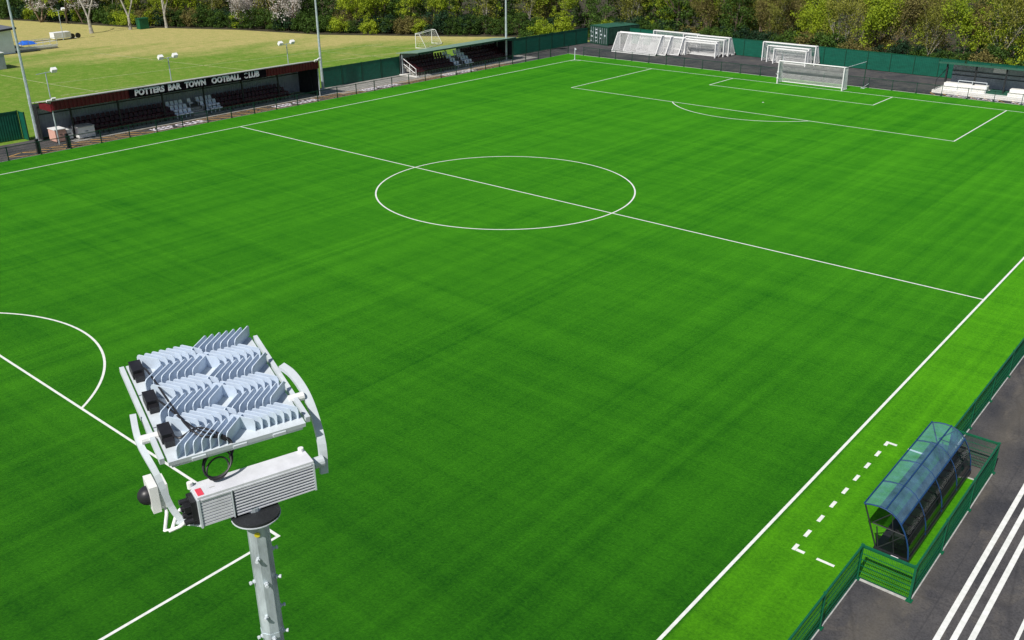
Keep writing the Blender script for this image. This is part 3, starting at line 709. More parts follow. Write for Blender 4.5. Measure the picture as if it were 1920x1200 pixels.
for y in (DY0, DY1):
    b = MB()
    b.tube([(34.52,y,1.55),(35.05,y,.18)], .024, 6); b.tube([(34.98,y,.9),(35.12,y,.18)], .02, 6); b.tube([(34.83,y,.98),(35.35,y,1.55)], .02, 6)
    b.tube([(34.83,y,.98),(35.83,y,.96)], .02, 6); b.tube([(35.83,y,.96),(35.12,y,.18)], .018, 6); b.tube([(35.35,y,1.55),(35.6,y,.18)], .014, 6)
    b.build("end_brace", 'dark', du)
    b = MB(); b.add([(35.05,y,.2),(36.02,y,.2),(36.0,y,.5),(35.83,y,.95),(34.85,y,.95)], [(0,1,2,3,4)]); b.build("end_panel", 'gc', du)
b = MB(); b.box(35.0, 36.07, DY0-.05, DY1+.05, .02, .18); b.build("skid_base", 'black', du)
b = MB(); b.box(35.62,35.95,DY0-.075,DY0-.055,.05,.13); b.build("name_plate", 'letter', du) if False else None
b = MB(); b.box(35.55,35.78,DY0-.07,DY0-.052,.05,.14); b.build("plate", 'letter', du)
ns = 11
for i in range(ns):
    y = DY0+.35+(DY1-DY0-.7)*i/(ns-1); b = MB(); w2 = .22
    b.box(35.38, 35.76, y-w2, y+w2, .50, .55); b.box(35.36,35.40,y-w2,y+w2,.44,.55)
    b.add([(35.74,y-w2,.55),(35.74,y+w2,.55),(35.82,y+w2,.80),(35.82,y+w2*.7,.90),(35.82,y-w2*.7,.90),(35.82,y-w2,.80)], [(0,1,2,3,4,5)])
    b.add([(35.78,y-w2,.55),(35.78,y+w2,.55),(35.86,y+w2,.80),(35.86,y+w2*.7,.90),(35.86,y-w2*.7,.90),(35.86,y-w2,.80),(35.74,y-w2,.55),(35.74,y+w2,.55),(35.82,y+w2,.80),(35.82,y+w2*.7,.90),(35.82,y-w2*.7,.90),(35.82,y-w2,.80)], [(5,4,3,2,1,0),(0,1,7,6),(1,2,8,7),(2,3,9,8),(3,4,10,9),(4,5,11,10),(5,0,6,11)])
    b.box(35.5,35.6,y-.03,y+.03,.18,.50); b.build("seat", 'black', du)
# dashes in the enclosure behind the dugout are covered by the kerb sheet
# ------------------------------------------------------------------ floodlight mast (near) built round its base
TOPZ = 14.22
BX, BY = 36.275, -45.235
fl = thing("floodlight_mast", "nearest floodlight mast with finned lamp head, driver box and cable coil", "floodlight", (BX, BY, 0), "floodlight masts round the pitch")
AZ = .295
fa = V((math.sin(AZ), math.cos(AZ), 0)); fb = V((-math.cos(AZ), math.sin(AZ), 0)); fz = V((0,0,1))
T = V((BX, BY, TOPZ))
b = MB(); b.tube([(BX,BY,0),(BX,BY,13.1)], [.15,.081], 8); b.build("pole", 'galv', fl)
b = MB(); b.tube([(BX,BY,13.1),(BX,BY,14.2)], [.090,.084], 8); b.tube([(BX,BY,13.07),(BX,BY,13.12)], .093, 8); b.build("pole_sleeve", 'galv', fl)
b = MB(); b.disc((BX,BY,.02), fz, .28, .04, 16); 
for i in range(4): b.disc((BX+.2*math.cos(i*PI/2+.4),BY+.2*math.sin(i*PI/2+.4),.06), fz, .025, .06, 6)
b.build("base_plate", 'kerb', fl)
b = MB(); b.disc(T+fz*.0, fz, .178, .022, 32); b.build("flange", 'dark', fl, smooth=True)
b = MB(); b.disc(T-fz*.013, fz, .183, .008, 32); b.build("flange_rim", 'lwhite', fl)
b = MB(); b.disc(T+fz*.02+fb*.05, fz, .06, .04, 16); b.build("spigot", 'galv', fl)
for i, (h, da) in enumerate(((13.86,.2),(13.62,.0),(13.30,.2),(13.08,.0))):
    for k_ in range(2 if i % 2 == 0 else 3):
        an = -1.1+da+k_*2.1 if i % 2 == 0 else -1.75+k_*1.25
        d = V((math.cos(an), math.sin(an), 0)); c0 = V((BX,BY,h)); b = MB(); b.tube([c0+d*.08, c0+d*.118], .008, 8); b.disc(c0+d*.09, d, .018, .012, 6); b.disc(c0+d*.118, d, .015, .016, 6); b.build("bolt", 'lwhite', fl)
b = MB(); dd = V((.77,-.64,0)); b.disc(V((BX,BY,14.08))+dd*.0845, dd, .022, .004, 12); b.build("sticker", 'yel', fl)
# driver box
bc = T+fa*.0+fz*.145
HB = .095
BL0, BL1 = -.395, .485
def hb(b, a0, a1, b0, b1, z0, z1): b.obox(T+fa*(a0+a1)/2+fb*(b0+b1)/2+fz*(z0+z1)/2, fa, fb, fz, (a1-a0)/2, (b1-b0)/2, (z1-z0)/2)
b = MB(); hb(b, BL0+.01, BL0+.24, .03, .19, .03, .262); hb(b, BL0+.24, BL1-.01, .07, .19, .03, .262); hb(b, BL0, BL1, .0, .205, .262, .284); hb(b, BL0+.02, BL1-.02, -.004, .209, .25, .262); dv = b.build("driver_box", 'boxgrey', fl)
for i in range(9):
    z = .030+i*.0252; b = MB(); hb(b, BL0+.008, BL0+.235, .002, .035, z, z+.017); hb(b, BL0+.262, BL1-.008, -.004, .07, z, z+.0095); b.build("cooling_rib", 'boxgrey', dv)
b = MB(); hb(b, BL0+.238, BL0+.246, -.008, .035, .026, .262); b.build("divider", 'lwhite', dv)
for q in (BL0-.003, BL1-.011):
    b = MB(); hb(b, q, q+.014, -.004, .205, .022, .262); b.build("end_cap", 'lwhite', dv)
b = MB(); hb(b, BL0+.012, BL0+.055, .02, .115, .284, .288); b.build("warning_label", 'red', dv)
b = MB(); hb(b, BL0+.11, BL0+.15, .08, .086, .284, .286); b.build("print_line", 'kerb', dv)
for q in (BL0+.0, BL1-.03):
    b = MB(); c0 = T+fa*q+fb*.185+fz*.29; b.disc(c0, fz, .022, .05, 10); b.build("screw", 'white', dv)
b = MB(); hb(b, BL0-.045, BL0-.004, .03, .17, .05, .24); hb(b, BL0-.09, BL0-.045, .05, .15, .07, .12); hb(b, BL0-.09, BL0-.045, .05, .15, .15, .2)
for j in range(4):
    c0 = T+fa*(BL0-.06)+fb*(.05+.03*j)+fz*(.08+.04*j); b.disc(c0, fa, .022, .09, 10)
b.build("cable_gland", 'black', dv)
# lamp panel
PA_, PT, PWd, PD = .3065, .1842, 1.02, 1.28
pa = V((math.sin(PA_), math.cos(PA_), 0)); pbh = V((-math.cos(PA_), math.sin(PA_), 0)); pb = pbh*math.cos(PT)+fz*math.sin(PT); pn = pa.cross(pb)
if pn.z < 0: pn = -pn
PC = V((35.545, -45.012, 14.90))
def pb_(b, a0, a1, b0, b1, n0, n1): b.obox(PC+pa*(a0+a1)/2+pb*(b0+b1)/2+pn*(n0+n1)/2, pa, pb, pn, (a1-a0)/2, (b1-b0)/2, (n1-n0)/2)
MDp = PD/3
fin_ang = math.radians(44)
for mi in range(3):
    b1 = PD/2-mi*MDp; b0 = b1-MDp; bm = (b0+b1)/2
    b = MB(); pb_(b, -PWd/2, PWd/2, b0+.008, b1-.004, -.055, -.02); pb_(b, -PWd/2+.02, PWd/2-.02, b0+.02, b1-.02, -.085, -.055)
    for q in (-.3, 0., .3): pb_(b, q-.05, q+.05, b0-.004, b0+.02, -.06, -.035)
    mod = b.build("lamp_module", 'lwhite', fl)
    for side in (0, 1):
        for rw in (0, 1):       # rw 0 = far row, 1 = near row
            light = (side == 0) == (rw == 0)
            ca = -PWd*.205+.03 if side == 0 else PWd*.235
            cbm = bm+MDp*.25 if rw == 0 else bm-MDp*.25
            if side == 1: cbm += MDp*.10
            else: cbm -= MDp*.0
            th = fin_ang*(-1 if light else 1)
            d = pa*math.cos(th)+pb*math.sin(th); nn = pn.cross(d)
            nfin = 7
            for q in range(nfin):
                c0 = PC+pa*(ca+(q-(nfin-1)/2)*(.060 if not light else .056))+pb*cbm; L2 = .122 if not light else .102; hh = .092; tk = .0035
                prof_ = [(-L2,-.02),(L2,-.02),(L2,hh*.72),(L2-.008,hh*.92),(L2-.022,hh),(-L2+.022,hh),(-L2+.008,hh*.92),(-L2,hh*.72)]
                fb_m = MB(); fb_m.prism([c0+d*x+pn*z-nn*tk for x, z in prof_], nn*tk*2); fb_m.build("cooling_fin", 'fin', mod)
    b = MB(); pb_(b, -PWd/2+.012, -PWd/2+.10, bm+.0, bm+.14, -.02, .065); pb_(b, -PWd/2+.022, -PWd/2+.09, bm-.05, bm+.0, -.02, .035); b.build("connector_box", 'black', mod)
for s, nm in ((-1, 0), (1, 0)):
    b = MB(); x = s*(PWd/2+.035)
    b.bar(PC+pa*x-pb*(PD/2-.05)-pn*.03, PC+pa*x+pb*(PD/2-.02)-pn*.03, .035, .05, upv=pn); b.build("side_rail", 'lwhite', fl)
# yoke arms
def arm(parts, wd, th):
    """smooth bent flat bar, wide along the box axis"""
    P_ = [V(p) for p in parts]; sm = []
    for i in range(len(P_)-1):
        p0, p1, p2, p3 = P_[max(i-1,0)], P_[i], P_[i+1], P_[min(i+2,len(P_)-1)]
        for t_ in range(5):
            t1 = t_/5; sm.append(.5*((2*p1)+(p2-p0)*t1+(2*p0-5*p1+4*p2-p3)*t1*t1+(3*p1-p0-3*p2+p3)*t1**3))
    sm.append(P_[-1]); b = MB(); vs = []; n = len(sm)
    for i, p in enumerate(sm):
        d_ = (sm[min(i+1,n-1)]-sm[max(i-1,0)]).normalized(); sd_ = (fa-d_*fa.dot(d_)).normalized(); nn_ = sd_.cross(d_)
        vs += [p+sd_*wd/2+nn_*th/2, p-sd_*wd/2+nn_*th/2, p-sd_*wd/2-nn_*th/2, p+sd_*wd/2-nn_*th/2]
    fs = [(0,1,2,3), (4*n-1,4*n-2,4*n-3,4*n-4)]
    for i in range(n-1):
        for k_ in range(4): fs.append((4*i+k_, 4*i+(k_+1)%4, 4*i+4+(k_+1)%4, 4*i+4+k_))
    b.add(vs, fs); return b
aR = [(35.70,-44.47,14.965),(35.82,-44.455,14.92),(35.98,-44.47,14.82),(36.14,-44.52,14.69),(36.28,-44.58,14.51),(36.325,-44.62,14.28)]
b = arm(aR, .062, .035); b.disc((36.32,-44.66,14.40), fa, .045, .08, 14); b.build("yoke_arm", 'lwhite', fl)
aL = [(35.43,-45.62,14.92),(35.62,-45.70,14.80),(35.84,-45.72,14.62),(35.90,-45.69,14.36),(35.97,-45.66,14.24)]
b = arm(aL, .045, .03); b.bar((35.95,-45.68,14.245),(36.12,-45.58,14.245),.06,.015); b.build("yoke_arm", 'lwhite', fl)
for s in (-1, 1):
    b = MB(); b.disc(PC+pa*s*(PWd/2+.05)-pb*.30-pn*.03, pa, .035, .12, 12); b.build("pivot", 'white', fl)
# cables and coil
cc = V((36.04,-45.345,14.63))
b = MB()
ex = (fa*.9+fz*.25).normalized(); ey = (fz*.8+fb*.55).normalized()
for k_ in range(4):
    R = .115-.010*k_+(.012 if k_ == 2 else 0); off = V((.010*k_,-.008*k_,-.012*k_+(.02 if k_ == 2 else 0))); b.tube([cc+off+ex*R*math.cos(t_*PI/10)+ey*R*.9*math.sin(t_*PI/10) for t_ in range(21)], .0075, 6)
for mi in range(3):
    bm = PD/2-mi*MDp-MDp/2
    s0 = PC+pa*(-PWd/2+.09)+pb*(bm+.02)+pn*.05; pts_ = [s0, s0-pb*.1+pa*.03+pn*.02, PC-pa*(.30-.03*mi)-pb*.48+pn*.09, PC-pa*(.12-.02*mi)-pb*(.60+.01*mi)+pn*.04, cc+ex*.13+ey*.03, cc+ex*.09-ey*.02]
    # smooth polyline (Catmull-Rom)
    sm = []
    for i in range(len(pts_)-1):
        p0, p1, p2, p3 = pts_[max(i-1,0)], pts_[i], pts_[i+1], pts_[min(i+2,len(pts_)-1)]
        for t_ in range(6):
            t1 = t_/6; sm.append(.5*((2*p1)+(p2-p0)*t1+(2*p0-5*p1+4*p2-p3)*t1*t1+(3*p1-p0-3*p2+p3)*t1**3))
    sm.append(pts_[-1]); b.tube(sm, .0085, 6)
b.build("cable_coil", 'black', fl, smooth=True)
# dome camera on the left arm
dc = V((35.665,-45.655,14.36))
b = MB(); b.obox(dc, fa, fb, fz, .062, .085, .098); b.obox(dc-fa*.04, fa, fb, fz, .03, .10, .112); dcam = b.build("camera_box", 'white', fl)
b = MB(); rr = [(-.065,.0),(-.068,.075),(-.092,.073),(-.118,.060),(-.138,.038),(-.148,.008)]
b.tube([dc+fa*a_ for a_, r0 in rr[1:]], [r0 for a_, r0 in rr[1:]], 16); b.build("camera_dome", 'black', dcam, smooth=True)
b = MB(); b.tube([dc+fa*.02-fz*.085+fb*-.03, dc+fa*.02-fz*.14-fb*.10, V((35.93,-45.78,14.21)), V((35.96,-45.74,14.21)), V((35.92,-45.66,14.30)), V((36.0,-45.60,14.38))], .014, 8)
b.tube([V((35.95,-45.76,14.20)), V((36.0,-45.69,14.23)), V((36.06,-45.62,14.31))], .013, 8); b.build("conduit", 'white', fl, smooth=True)
# copies at the far side
for (x, y), rz, lab in (((-40.6,-14.45), PI, "leftmost tall floodlight mast at the near end of the main stand"), ((-40.7,16.83), PI, "tall floodlight mast at the far end of the main stand"), ((-38.6,45.4), PI, "tall floodlight mast at the far end of the smaller stand")):
    o = copy_tree(fl); o.location = (x, y, 0); o.rotation_euler = (0,0,rz); o['label'] = lab
# ------------------------------------------------------------------ small training lights behind the main stand
def tlight(label, x, y, h, two, ang=0, sc=1):
    o = thing("training_light", label, "floodlight", (0,0,0), "small training lights on the field")
    b = MB(); b.tube([(0,0,0),(0,0,h)], .05*sc, 8); b.build("pole", 'galv', o)
    b = MB(); b.tube([(0,-.85,h-.1),(0,.85,h-.0)], .03, 6); b.build("cross_arm", 'galv', o)
    for s in ((-1, 1) if two else (1,)):
        b = MB(); b.obox((0,.78*s,h+.1), V((.8,0,-.6)), V((0,1,0)), V((.6,0,.8)), .16, .24, .18); b.build("lamp", 'white', o)
    o.location = (x, y, 0); o.rotation_euler = (0,0,ang)
tlight("small twin training light rising behind the middle of the main stand roof", -44.5, 1.1, 4.9, True)
tlight("small single training light behind the near end of the main stand", -45.1, -10.7, 4.9, False)
tlight("small twin training light behind the far end of the main stand", -44, 15.0, 4.8, True)
tlight("thin pale lamp post on the far grass near the white trailer", -104.5, 18.9, 4.3, False)
# ------------------------------------------------------------------ clubhouse corner and what stands by it
ch = thing("clubhouse", "pale blue clubhouse wall with grey felt roof at the left edge", "building", (-96, 2, 0))
b = MB(); b.prism([(-96,-14,0),(-96,8,0),(-96,8,3.15),(-96,-14,1.6)], (-14,0,0)); b.build("wall", 'bluewall', ch)
b = MB(); b.prism([(-95.4,-14.3,1.62),(-95.4,8.5,3.22),(-95.4,8.5,3.42),(-95.4,-14.3,1.82)], (-15.2,0,0)); b.build("roof", 'slate', ch)
b = MB(); b.prism([(-95.36,-14.3,1.6),(-95.36,8.5,3.2),(-95.36,8.5,3.46),(-95.36,-14.3,1.86)], (-.06,0,0) if False else (.05,0,0)); b.build("verge_board", 'dark', ch)
b = MB(); b.box(-95.99,-95.95,4.6,5.6,.0,2.05); b.build("door", 'kerb', ch)
gb = thing("storage_box", "grey steel storage box with white top at the left edge of the field", "storage box", (-85, 0, 0))
b = MB(); b.box(-86.5,-83,-7,1.2,0,1.9); b.build("body", 'greyclad', gb); b = MB(); b.box(-86.55,-82.95,-7.05,1.25,1.9,1.98); b.build("lid", 'white', gb)
rp = thing("ramp", "white edged raised ramp with thin railings beside the clubhouse", "ramp", (-97, 10, 0))
b = MB(); b.box(-98.4,-96.6,8.6,14.2,0,.35); b.box(-96.0+.5-1.2,-95.0,1.5,8.6,0,.35) if False else None; b.build("deck", 'kerb', rp)
b = MB(); b.box(-96.58,-96.48,2.0,14.2,.25,.55); b.build("edge_beam", 'white', rp)
b = MB()
for i in range(13): b.bar((-96.53,2.2+i,.55),(-96.53,2.2+i,1.45),.05)
b.bar((-96.53,2.1,1.45),(-96.53,14.2,1.45),.05); b.build("railing", 'lwhite', rp)
b = MB(); b.add([(-105.5,12.4,0),(-103.4,12.2,0),(-103.2,14.3,0),(-105.2,14.6,0),(-104.9,12.9,.5),(-104,12.8,.25),(-103.8,13.9,.4),(-104.7,14,.2)], [(0,1,5,4),(1,2,6,5),(2,3,7,6),(3,0,4,7),(4,5,6,7)])
tag(b.build("tarpaulin_heap", 'blue'), "crumpled blue tarpaulin heap by the clubhouse ramp", "tarpaulin")
tr = thing("trailer", "small white trailer with dark wheels far out on the field", "trailer", (-105, 19.5, 0))
b = MB(); b.box(-106,-104.6,17.6,20.2,.25,1.1); b.build("body", 'white', tr)
for y in (20.5, 21.4):
    b = MB(); b.disc((-104.9,y,.4),(1,0,0),.38,.25,12); b.build("wheel", 'black', tr)
b = MB(); b.box(-106.2,-105.9,14.5,17.6,.0,.12); b.build("tow_bar", 'kerb', tr)
pb2 = MB(); b = MB(); sheet(b, [(-99.5,-5),(-106.5,22),(-105.8,22),(-98.6,-5)], -.02); struct("path", b, 'kerb')
gu = MB(); gu.box(-108.6,-107.4,33.2,34.8,0,1.6); gu.box(-108.7,-107.3,33.1,34.9,1.6,1.7); tag(gu.build("green_utility_box", 'fgreen'), "green utility cabinet under the trees at the far edge of the field", "cabinet")
# ------------------------------------------------------------------ trees and bushes
def branch(b, p, d, L, r, depth, rnd, tips, spread=.6, upb=.12, nk=3):
    segs = 3; pts_ = [V(p)]; rs_ = [r]; dd = V(d).normalized()
    for i in range(segs):
        dd = (dd+V((rnd.uniform(-.22,.22), rnd.uniform(-.22,.22), rnd.uniform(-.08,.16)))).normalized()
        pts_.append(pts_[-1]+dd*L/segs); rs_.append(r*(1-.42*(i+1)/segs))
    b.tube(pts_, rs_, 6 if r > .08 else 3, caps=False); tips.append(pts_[-1])
    if depth <= 0: return
    for k_ in range(nk):
        i = rnd.choice((1,2,3)) if depth > 1 or k_ else 3; q = pts_[i]
        nd = (dd+V((rnd.uniform(-1,1), rnd.uniform(-1,1), rnd.uniform(-.3,.8)))*spread+V((0,0,upb))).normalized()
        branch(b, q, nd, L*rnd.uniform(.55,.8), rs_[i]*.62, depth-1, rnd, tips, spread, upb, nk)
def leaves(b, c, R, n, s, rnd, flat=.8):
    for _ in range(n):
        v = V((rnd.gauss(0,1), rnd.gauss(0,1), rnd.gauss(0,1)*flat)); v = v.normalized()*R*(rnd.random()**.45); p = V(c)+v
        nr = (v.normalized()*.7+V((rnd.uniform(-1,1), rnd.uniform(-1,1), rnd.uniform(-.3,1.2)))).normalized()
        t1 = nr.cross(V((rnd.uniform(-1,1), rnd.uniform(-1,1), rnd.uniform(-1,1)))).normalized(); t2 = nr.cross(t1); q = s*rnd.uniform(.6,1.3)
        b.add([p-t1*q*.5, p-t2*q*.32, p+t1*q*.5, p+t2*q*.32], [(0,1,2,3)])
def make_tree(kind, seed):
    rnd = random.Random(seed); tr_, cr_ = MB(), MB(); tips = []
    if kind == 'bush':
        H = rnd.uniform(2.4, 3.6)
        for k_ in range(4): branch(tr_, (rnd.uniform(-.4,.4), rnd.uniform(-.4,.4), 0), (rnd.uniform(-.5,.5), rnd.uniform(-.5,.5), 1), H*.5, .05, 1, rnd, tips, .7)
        for _ in range(46):
            an = rnd.uniform(0, 2*PI); rr_ = 1.9*math.sqrt(rnd.random()); z = rnd.uniform(.15, 1)*H*(1-.28*(rr_/1.9)**2)
            leaves(cr_, (rr_*math.cos(an), rr_*math.sin(an), z), rnd.uniform(.35,.7), 62, .21, rnd)
    elif kind == 'ever':
        H = rnd.uniform(8, 11); branch(tr_, (0,0,0), (0,0,1), H*.6, .2, 2, rnd, tips, .7)
        for _ in range(105):
            t_ = rnd.random(); z = .6+t_*(H-.6); rad = 2.7*(1-abs(t_-.4)**1.5*1.1); an = rnd.uniform(0, 2*PI); rr_ = rad*math.sqrt(rnd.uniform(.15,1))
            leaves(cr_, (rr_*math.cos(an), rr_*math.sin(an), z), rnd.uniform(.45,.95), 52, .26, rnd)
    elif kind in ('spring', 'bigspring'):
        H = 9 if kind == 'spring' else 11; K = 1 if kind == 'spring' else 1.45
        branch(tr_, (0,0,0), (rnd.uniform(-.1,.1), rnd.uniform(-.1,.1), 1), H*.42, .17*K, 4, rnd, tips, .75)
        for p in tips:
            if p.z > .9: leaves(cr_, p, rnd.uniform(.4,.8)*K, 24, .23, rnd)
        for _ in range(int(30*K)):
            an = rnd.uniform(0, 2*PI); rr_ = 2.6*K*math.sqrt(rnd.random()); leaves(cr_, (rr_*math.cos(an), rr_*math.sin(an), rnd.uniform(1.2,H*.85)), rnd.uniform(.4,.8)*K, 42, .24, rnd)
    elif kind in ('twiggy', 'brown'):
        H = 9.5
        for k_ in range(2): branch(tr_, (rnd.uniform(-.3,.3), rnd.uniform(-.3,.3), 0), (rnd.uniform(-.25,.25), rnd.uniform(-.25,.25), 1), H*.42, .075, 4, rnd, tips, .62, .16)
        for p in tips:
            if p.z > .6: leaves(cr_, p, rnd.uniform(.45,.8), 17, .19, rnd)
        for _ in range(54):
            an = rnd.uniform(0, 2*PI); rr_ = 2.2*math.sqrt(rnd.random()); leaves(cr_, (rr_*math.cos(an), rr_*math.sin(an), rnd.uniform(.4,6.5)), rnd.uniform(.5,.9), 24, .2, rnd)
    elif kind == 'bare':
        lean = rnd.uniform(-.05, .05); fk = V((lean*2, 0, 1.5+rnd.random()*.4)); tr_.tube([(0,0,0),(lean,.03,.8),fk], [.30,.23,.20], 8, caps=False)
        branch(tr_, fk, (-.32, .1, 1), 4.6, .15, 4, rnd, tips, .5, .2); branch(tr_, fk, (.5, -.1, 1), 4.2, .12, 4, rnd, tips, .5, .2)
        for p in tips:
            if rnd.random() < .25 and p.z > 3: leaves(cr_, p, .5, 5, .15, rnd)
    elif kind == 'blossom':
        for k_ in range(2 if kind == 'bare' else 3): branch(tr_, (.15*k_-.1, 0, 0), (.35*(k_*2-1), rnd.uniform(-.2,.2), 1), 4.8 if kind == 'bare' else 3.0, .24 if kind == 'bare' else .13, 4 if kind == 'bare' else 3, rnd, tips, .55, .2)
        for p in tips:
            if kind == 'blossom' or rnd.random() < .3: leaves(cr_, p, .6, 34, .18, rnd)
        for _ in range(36):
            an = rnd.uniform(0, 2*PI); rr_ = 1.7*math.sqrt(rnd.random()); leaves(cr_, (rr_*math.cos(an), rr_*math.sin(an), rnd.uniform(1.6,4.2)), .5, 30, .18, rnd)
    return tr_, cr_
KINDS = {
 'bush': ('bush', 'l_ever', 'bark', "bush", "dark green ivy covered bush"),
 'holly': ('bush', 'l_dark', 'bark', "bush", "deep bluish green holly bush"),
 'lbush': ('bush', 'l_spring', 'bark', "bush", "bright yellow green bush"),
 'obush': ('bush', 'l_brown', 'twig', "bush", "brown twiggy scrub bush"),
 'ever': ('ever', 'l_ever', 'bark', "tree", "dense dark green ivy clad tree"),
 'spring': ('spring', 'l_spring', 'bark', "tree", "yellow green tree in spring leaf"),
 'big': ('bigspring', 'l_spring', 'pbark', "tree", "big bright yellow green tree with pale limbs"),
 'olive': ('twiggy', 'l_olive', 'pbark', "tree", "olive budding tree with pale thin trunks"),
 'brown': ('brown', 'l_brown', 'twig', "tree", "brown twiggy tree not yet in leaf"),
 'bare': ('bare', 'l_olive', 'pbark', "tree", "bare grey tree with forked pale trunk"),
 'blossom': ('blossom', 'l_blossom', 'twig', "tree", "tree covered in white blossom"),
}
PROTO = {}
PLANTS = []
def plant(kind, x, y, sc=1.0, rz=None, var=None, where="", fixed=None):
    base, lm, bm_, cat, lab = KINDS[kind]; nvar = 3 if kind in ('bush','ever','olive','brown','obush') else 2
    v_ = random.randrange(nvar) if var is None else var
    if (kind, v_) not in PROTO:
        o = thing({"bush": "bush", "tree": "tree"}[cat], lab, cat); a_, c_ = make_tree(base, hash((len(base), v_*17+sum(map(ord, kind)))) % 99991)
        a_.build("trunk", bm_, o); c_.build("crown", lm, o); PROTO[(kind, v_)] = o
    else: o = copy_tree(PROTO[(kind, v_)])
    o.location = (x, y, -.03); o.rotation_euler = (0,0, random.uniform(0, 2*PI) if rz is None else rz); o.scale = (sc,)*3
    d = V((x, y, 2))-CAM; PLANTS.append((kind, where, 960+1728*d.dot(rt)/d.dot(f_), o, fixed))
# woods edge left of the ground, then behind the far fence
EDGE = [(-160,20),(-136,28.5),(-113,34.5),(-94.4,44),(-78.5,48.5),(-61,59.5),(-54,64.5),(-46,70)]
def along(poly, step):
    out = []; acc = 0
    for (x0,y0),(x1,y1) in zip(poly[:-1], poly[1:]):
        L = math.hypot(x1-x0, y1-y0); n = max(1, int(L/step)); nx, ny = -(y1-y0)/L, (x1-x0)/L
        for i in range(n): t_ = (i+.5)/n; out.append((x0+(x1-x0)*t_, y0+(y1-y0)*t_, nx, ny))
    return out
W1 = "along the field edge"; W2 = "behind the teal fence"
def pick(ws): return random.choices(list(ws), list(ws.values()))[0]
random.seed(21)
for x, y, nx, ny in along(EDGE, 2.3):
    if x < -100 and random.random() < .2: continue
    plant(pick({'bush':5,'holly':1.2,'obush':.9,'lbush':2.6}), x+nx*1.6+random.uniform(-.5,.5), y+ny*1.6+random.uniform(-.6,.6), random.uniform(.75,1.15), where=W1)
for off, step, ws in ((3.2, 3.4, {'bush':3,'holly':2,'obush':1}), (4.2, 4.6, {'ever':3.5,'olive':2.2,'brown':1.0,'spring':3.2,'blossom':.6}), (8.5, 5.2, {'ever':3,'olive':2.5,'brown':.8,'spring':3}), (13.5, 6.5, {'ever':3,'spring':1.4,'brown':1.5})):
    for x, y, nx, ny in along(EDGE, step): plant(pick(ws), x+nx*off+random.uniform(-1,1), y+ny*off+random.uniform(-1,1), random.uniform(.8,1.15), where=W1)
BACK = [(-44,70.5),(-36,71.5),(12,69.2),(44,67.5)]
for x, y, nx, ny in along(BACK, 2.3):
    plant(pick({'bush':5,'holly':1.8,'obush':1.4,'lbush':1.3}), x+random.uniform(-.6,.6), y+random.uniform(-.3,.9), random.uniform(.75,1.12), where=W2)
for off, step, ws in ((2.2, 3.4, {'bush':3,'holly':2,'obush':2}), (3.2, 4.0, {'ever':2.6,'olive':3.6,'brown':1.6,'spring':2.2}), (7.2, 4.8, {'ever':2.6,'olive':3.4,'brown':1.4,'spring':2}), (12, 5.6, {'ever':3,'olive':2,'brown':2,'spring':1.4}), (18, 7, {'ever':3,'spring':1,'brown':1})):
    for x, y, nx, ny in along(BACK, step):
        plant(pick(ws), x+nx*off+random.uniform(-1.2,1.2), y+ny*off+random.uniform(-1.2,1.2), random.uniform(.8,1.15), where=W2)
ug = MB(); rnd = random.Random(5)
for poly, dep in ((EDGE, 42), (BACK, 42)):
    for x, y, nx, ny in along(poly, 1.6):
        for j in range(9):
            o_ = 1.5+dep*(j+rnd.random())/9; q = (x+nx*o_+rnd.uniform(-1,1), y+ny*o_+rnd.uniform(-1,1), rnd.uniform(.1,.9+o_*.05)); leaves(ug, q, rnd.uniform(.8,1.5), 16, .38, rnd, .6)
ugo = ug.build("undergrowth", 'l_ever'); ugo['kind'] = 'stuff'; ugo['label'] = "dark ivy and bramble undergrowth beneath the trees"
for off, step in ((20, 6), (27, 7)):
    for x, y, nx, ny in along(EDGE, step): plant(pick({'ever':3,'spring':1,'brown':1.5}), x+nx*off+random.uniform(-2,2), y+ny*off+random.uniform(-2,2), random.uniform(.95,1.25), where=W1)
for x, y, nx, ny in along([(-62,74),(-40,80),(-10,82)], 5): plant(pick({'ever':3,'spring':1,'brown':1.5}), x+random.uniform(-2,2), y+random.uniform(-2,2), random.uniform(1,1.25), where=W2)
plant('bare', -109.1, 25.7, 1.15, rz=.9, var=0, fixed="leftmost bare tree with forked pale trunk standing on the dry grass")
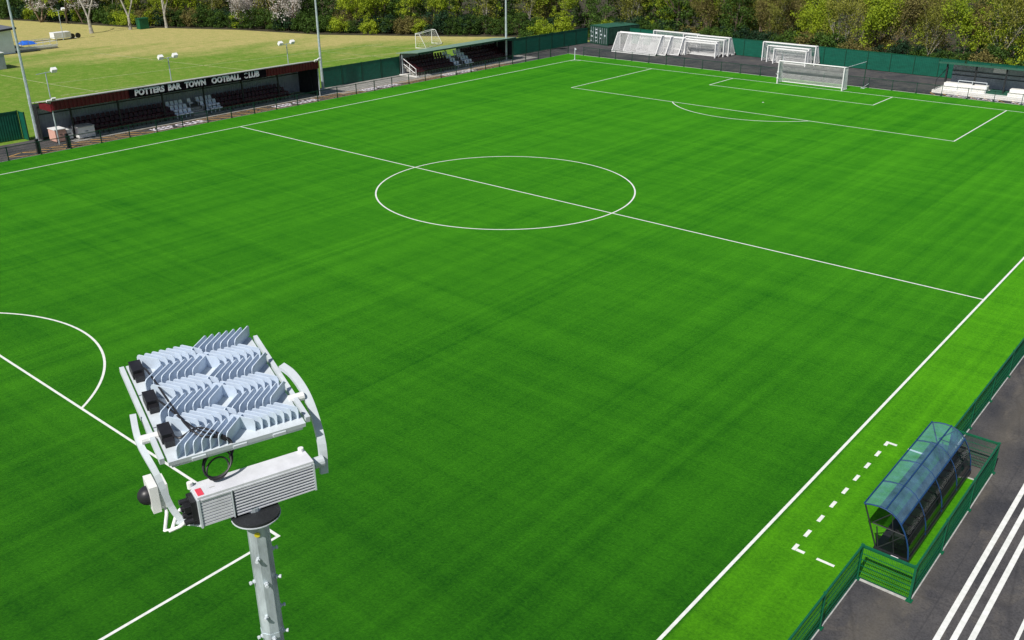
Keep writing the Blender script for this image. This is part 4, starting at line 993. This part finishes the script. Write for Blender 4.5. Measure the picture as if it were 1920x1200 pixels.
plant('bare', -108.8, 32.2, 1.1, rz=1.4, var=1, fixed="middle bare tree of three at the field edge, its pale trunks splayed in a V")
plant('bare', -106.0, 37.1, .95, rz=.2, var=0, fixed="right one of the three bare trees at the field edge, with a slim upright trunk")
plant('blossom', -124.0, 32.0, 1.5, fixed="white blossom tree behind the leftmost forked bare tree")
plant('blossom', -131, 27.8, 1.4, fixed="white blossom tree furthest left in the woods edge")
plant('blossom', -87.6, 47.2, 1.2, fixed="white blossom tree in the woods left of the second mast")
plant('blossom', -95.6, 44.6, .95, fixed="small white blossom tree right of the three bare trees")
plant('spring', -126, 30, 1.2, fixed="bright yellow green tree above the clubhouse roof")
plant('big', 19.5, 70.8, 1.0, fixed="biggest bright yellow green tree behind the far right shelter")
plant('big', 24.5, 73, 1.0, fixed="bright yellow green tree at the right edge behind the shelter")
plant('big', 14.5, 74.5, .9, fixed="bright yellow green tree left of the biggest one behind the shelter")
plant('lbush', -46.5, 62.5, 1.0, fixed="yellow green bush rising over the dark fence left of the container")
plant('bush', -44.5, 57.0, .85, fixed="low green bush behind the dark fence near the third mast")
plant('obush', -46.5, -19, .8, fixed="bare grey bush behind the fence at the left edge")
plant('obush', -46.0, -16.5, .65, fixed="small bare grey bush beside the leftmost mast")
ORD = "first second third fourth fifth sixth seventh eighth ninth tenth eleventh twelfth thirteenth fourteenth fifteenth sixteenth seventeenth eighteenth nineteenth twentieth".split()
TENS = {2: "twenty", 3: "thirty", 4: "forty", 5: "fifty"}
def ordw(i):
    if i < 20: return ORD[i]
    a_, r0 = divmod(i+1, 10); return TENS.get(a_, "sixty")+"-"+ORD[r0-1] if r0 else {2: "twentieth", 3: "thirtieth", 4: "fortieth"}.get(a_, "fiftieth")
cnt = {}
for kind, where, u, o, fixed in sorted(PLANTS, key=lambda q: q[2]):
    lab = KINDS[kind][4]
    if fixed: o['label'] = fixed
    else:
        i = cnt.get((kind, where), 0); cnt[(kind, where)] = i+1
        o['label'] = f"{ordw(i)} from the left: {lab} {where}"
    o['group'] = ("trees and bushes "+(where or "near the field"))
bpy.context.view_layer.update()
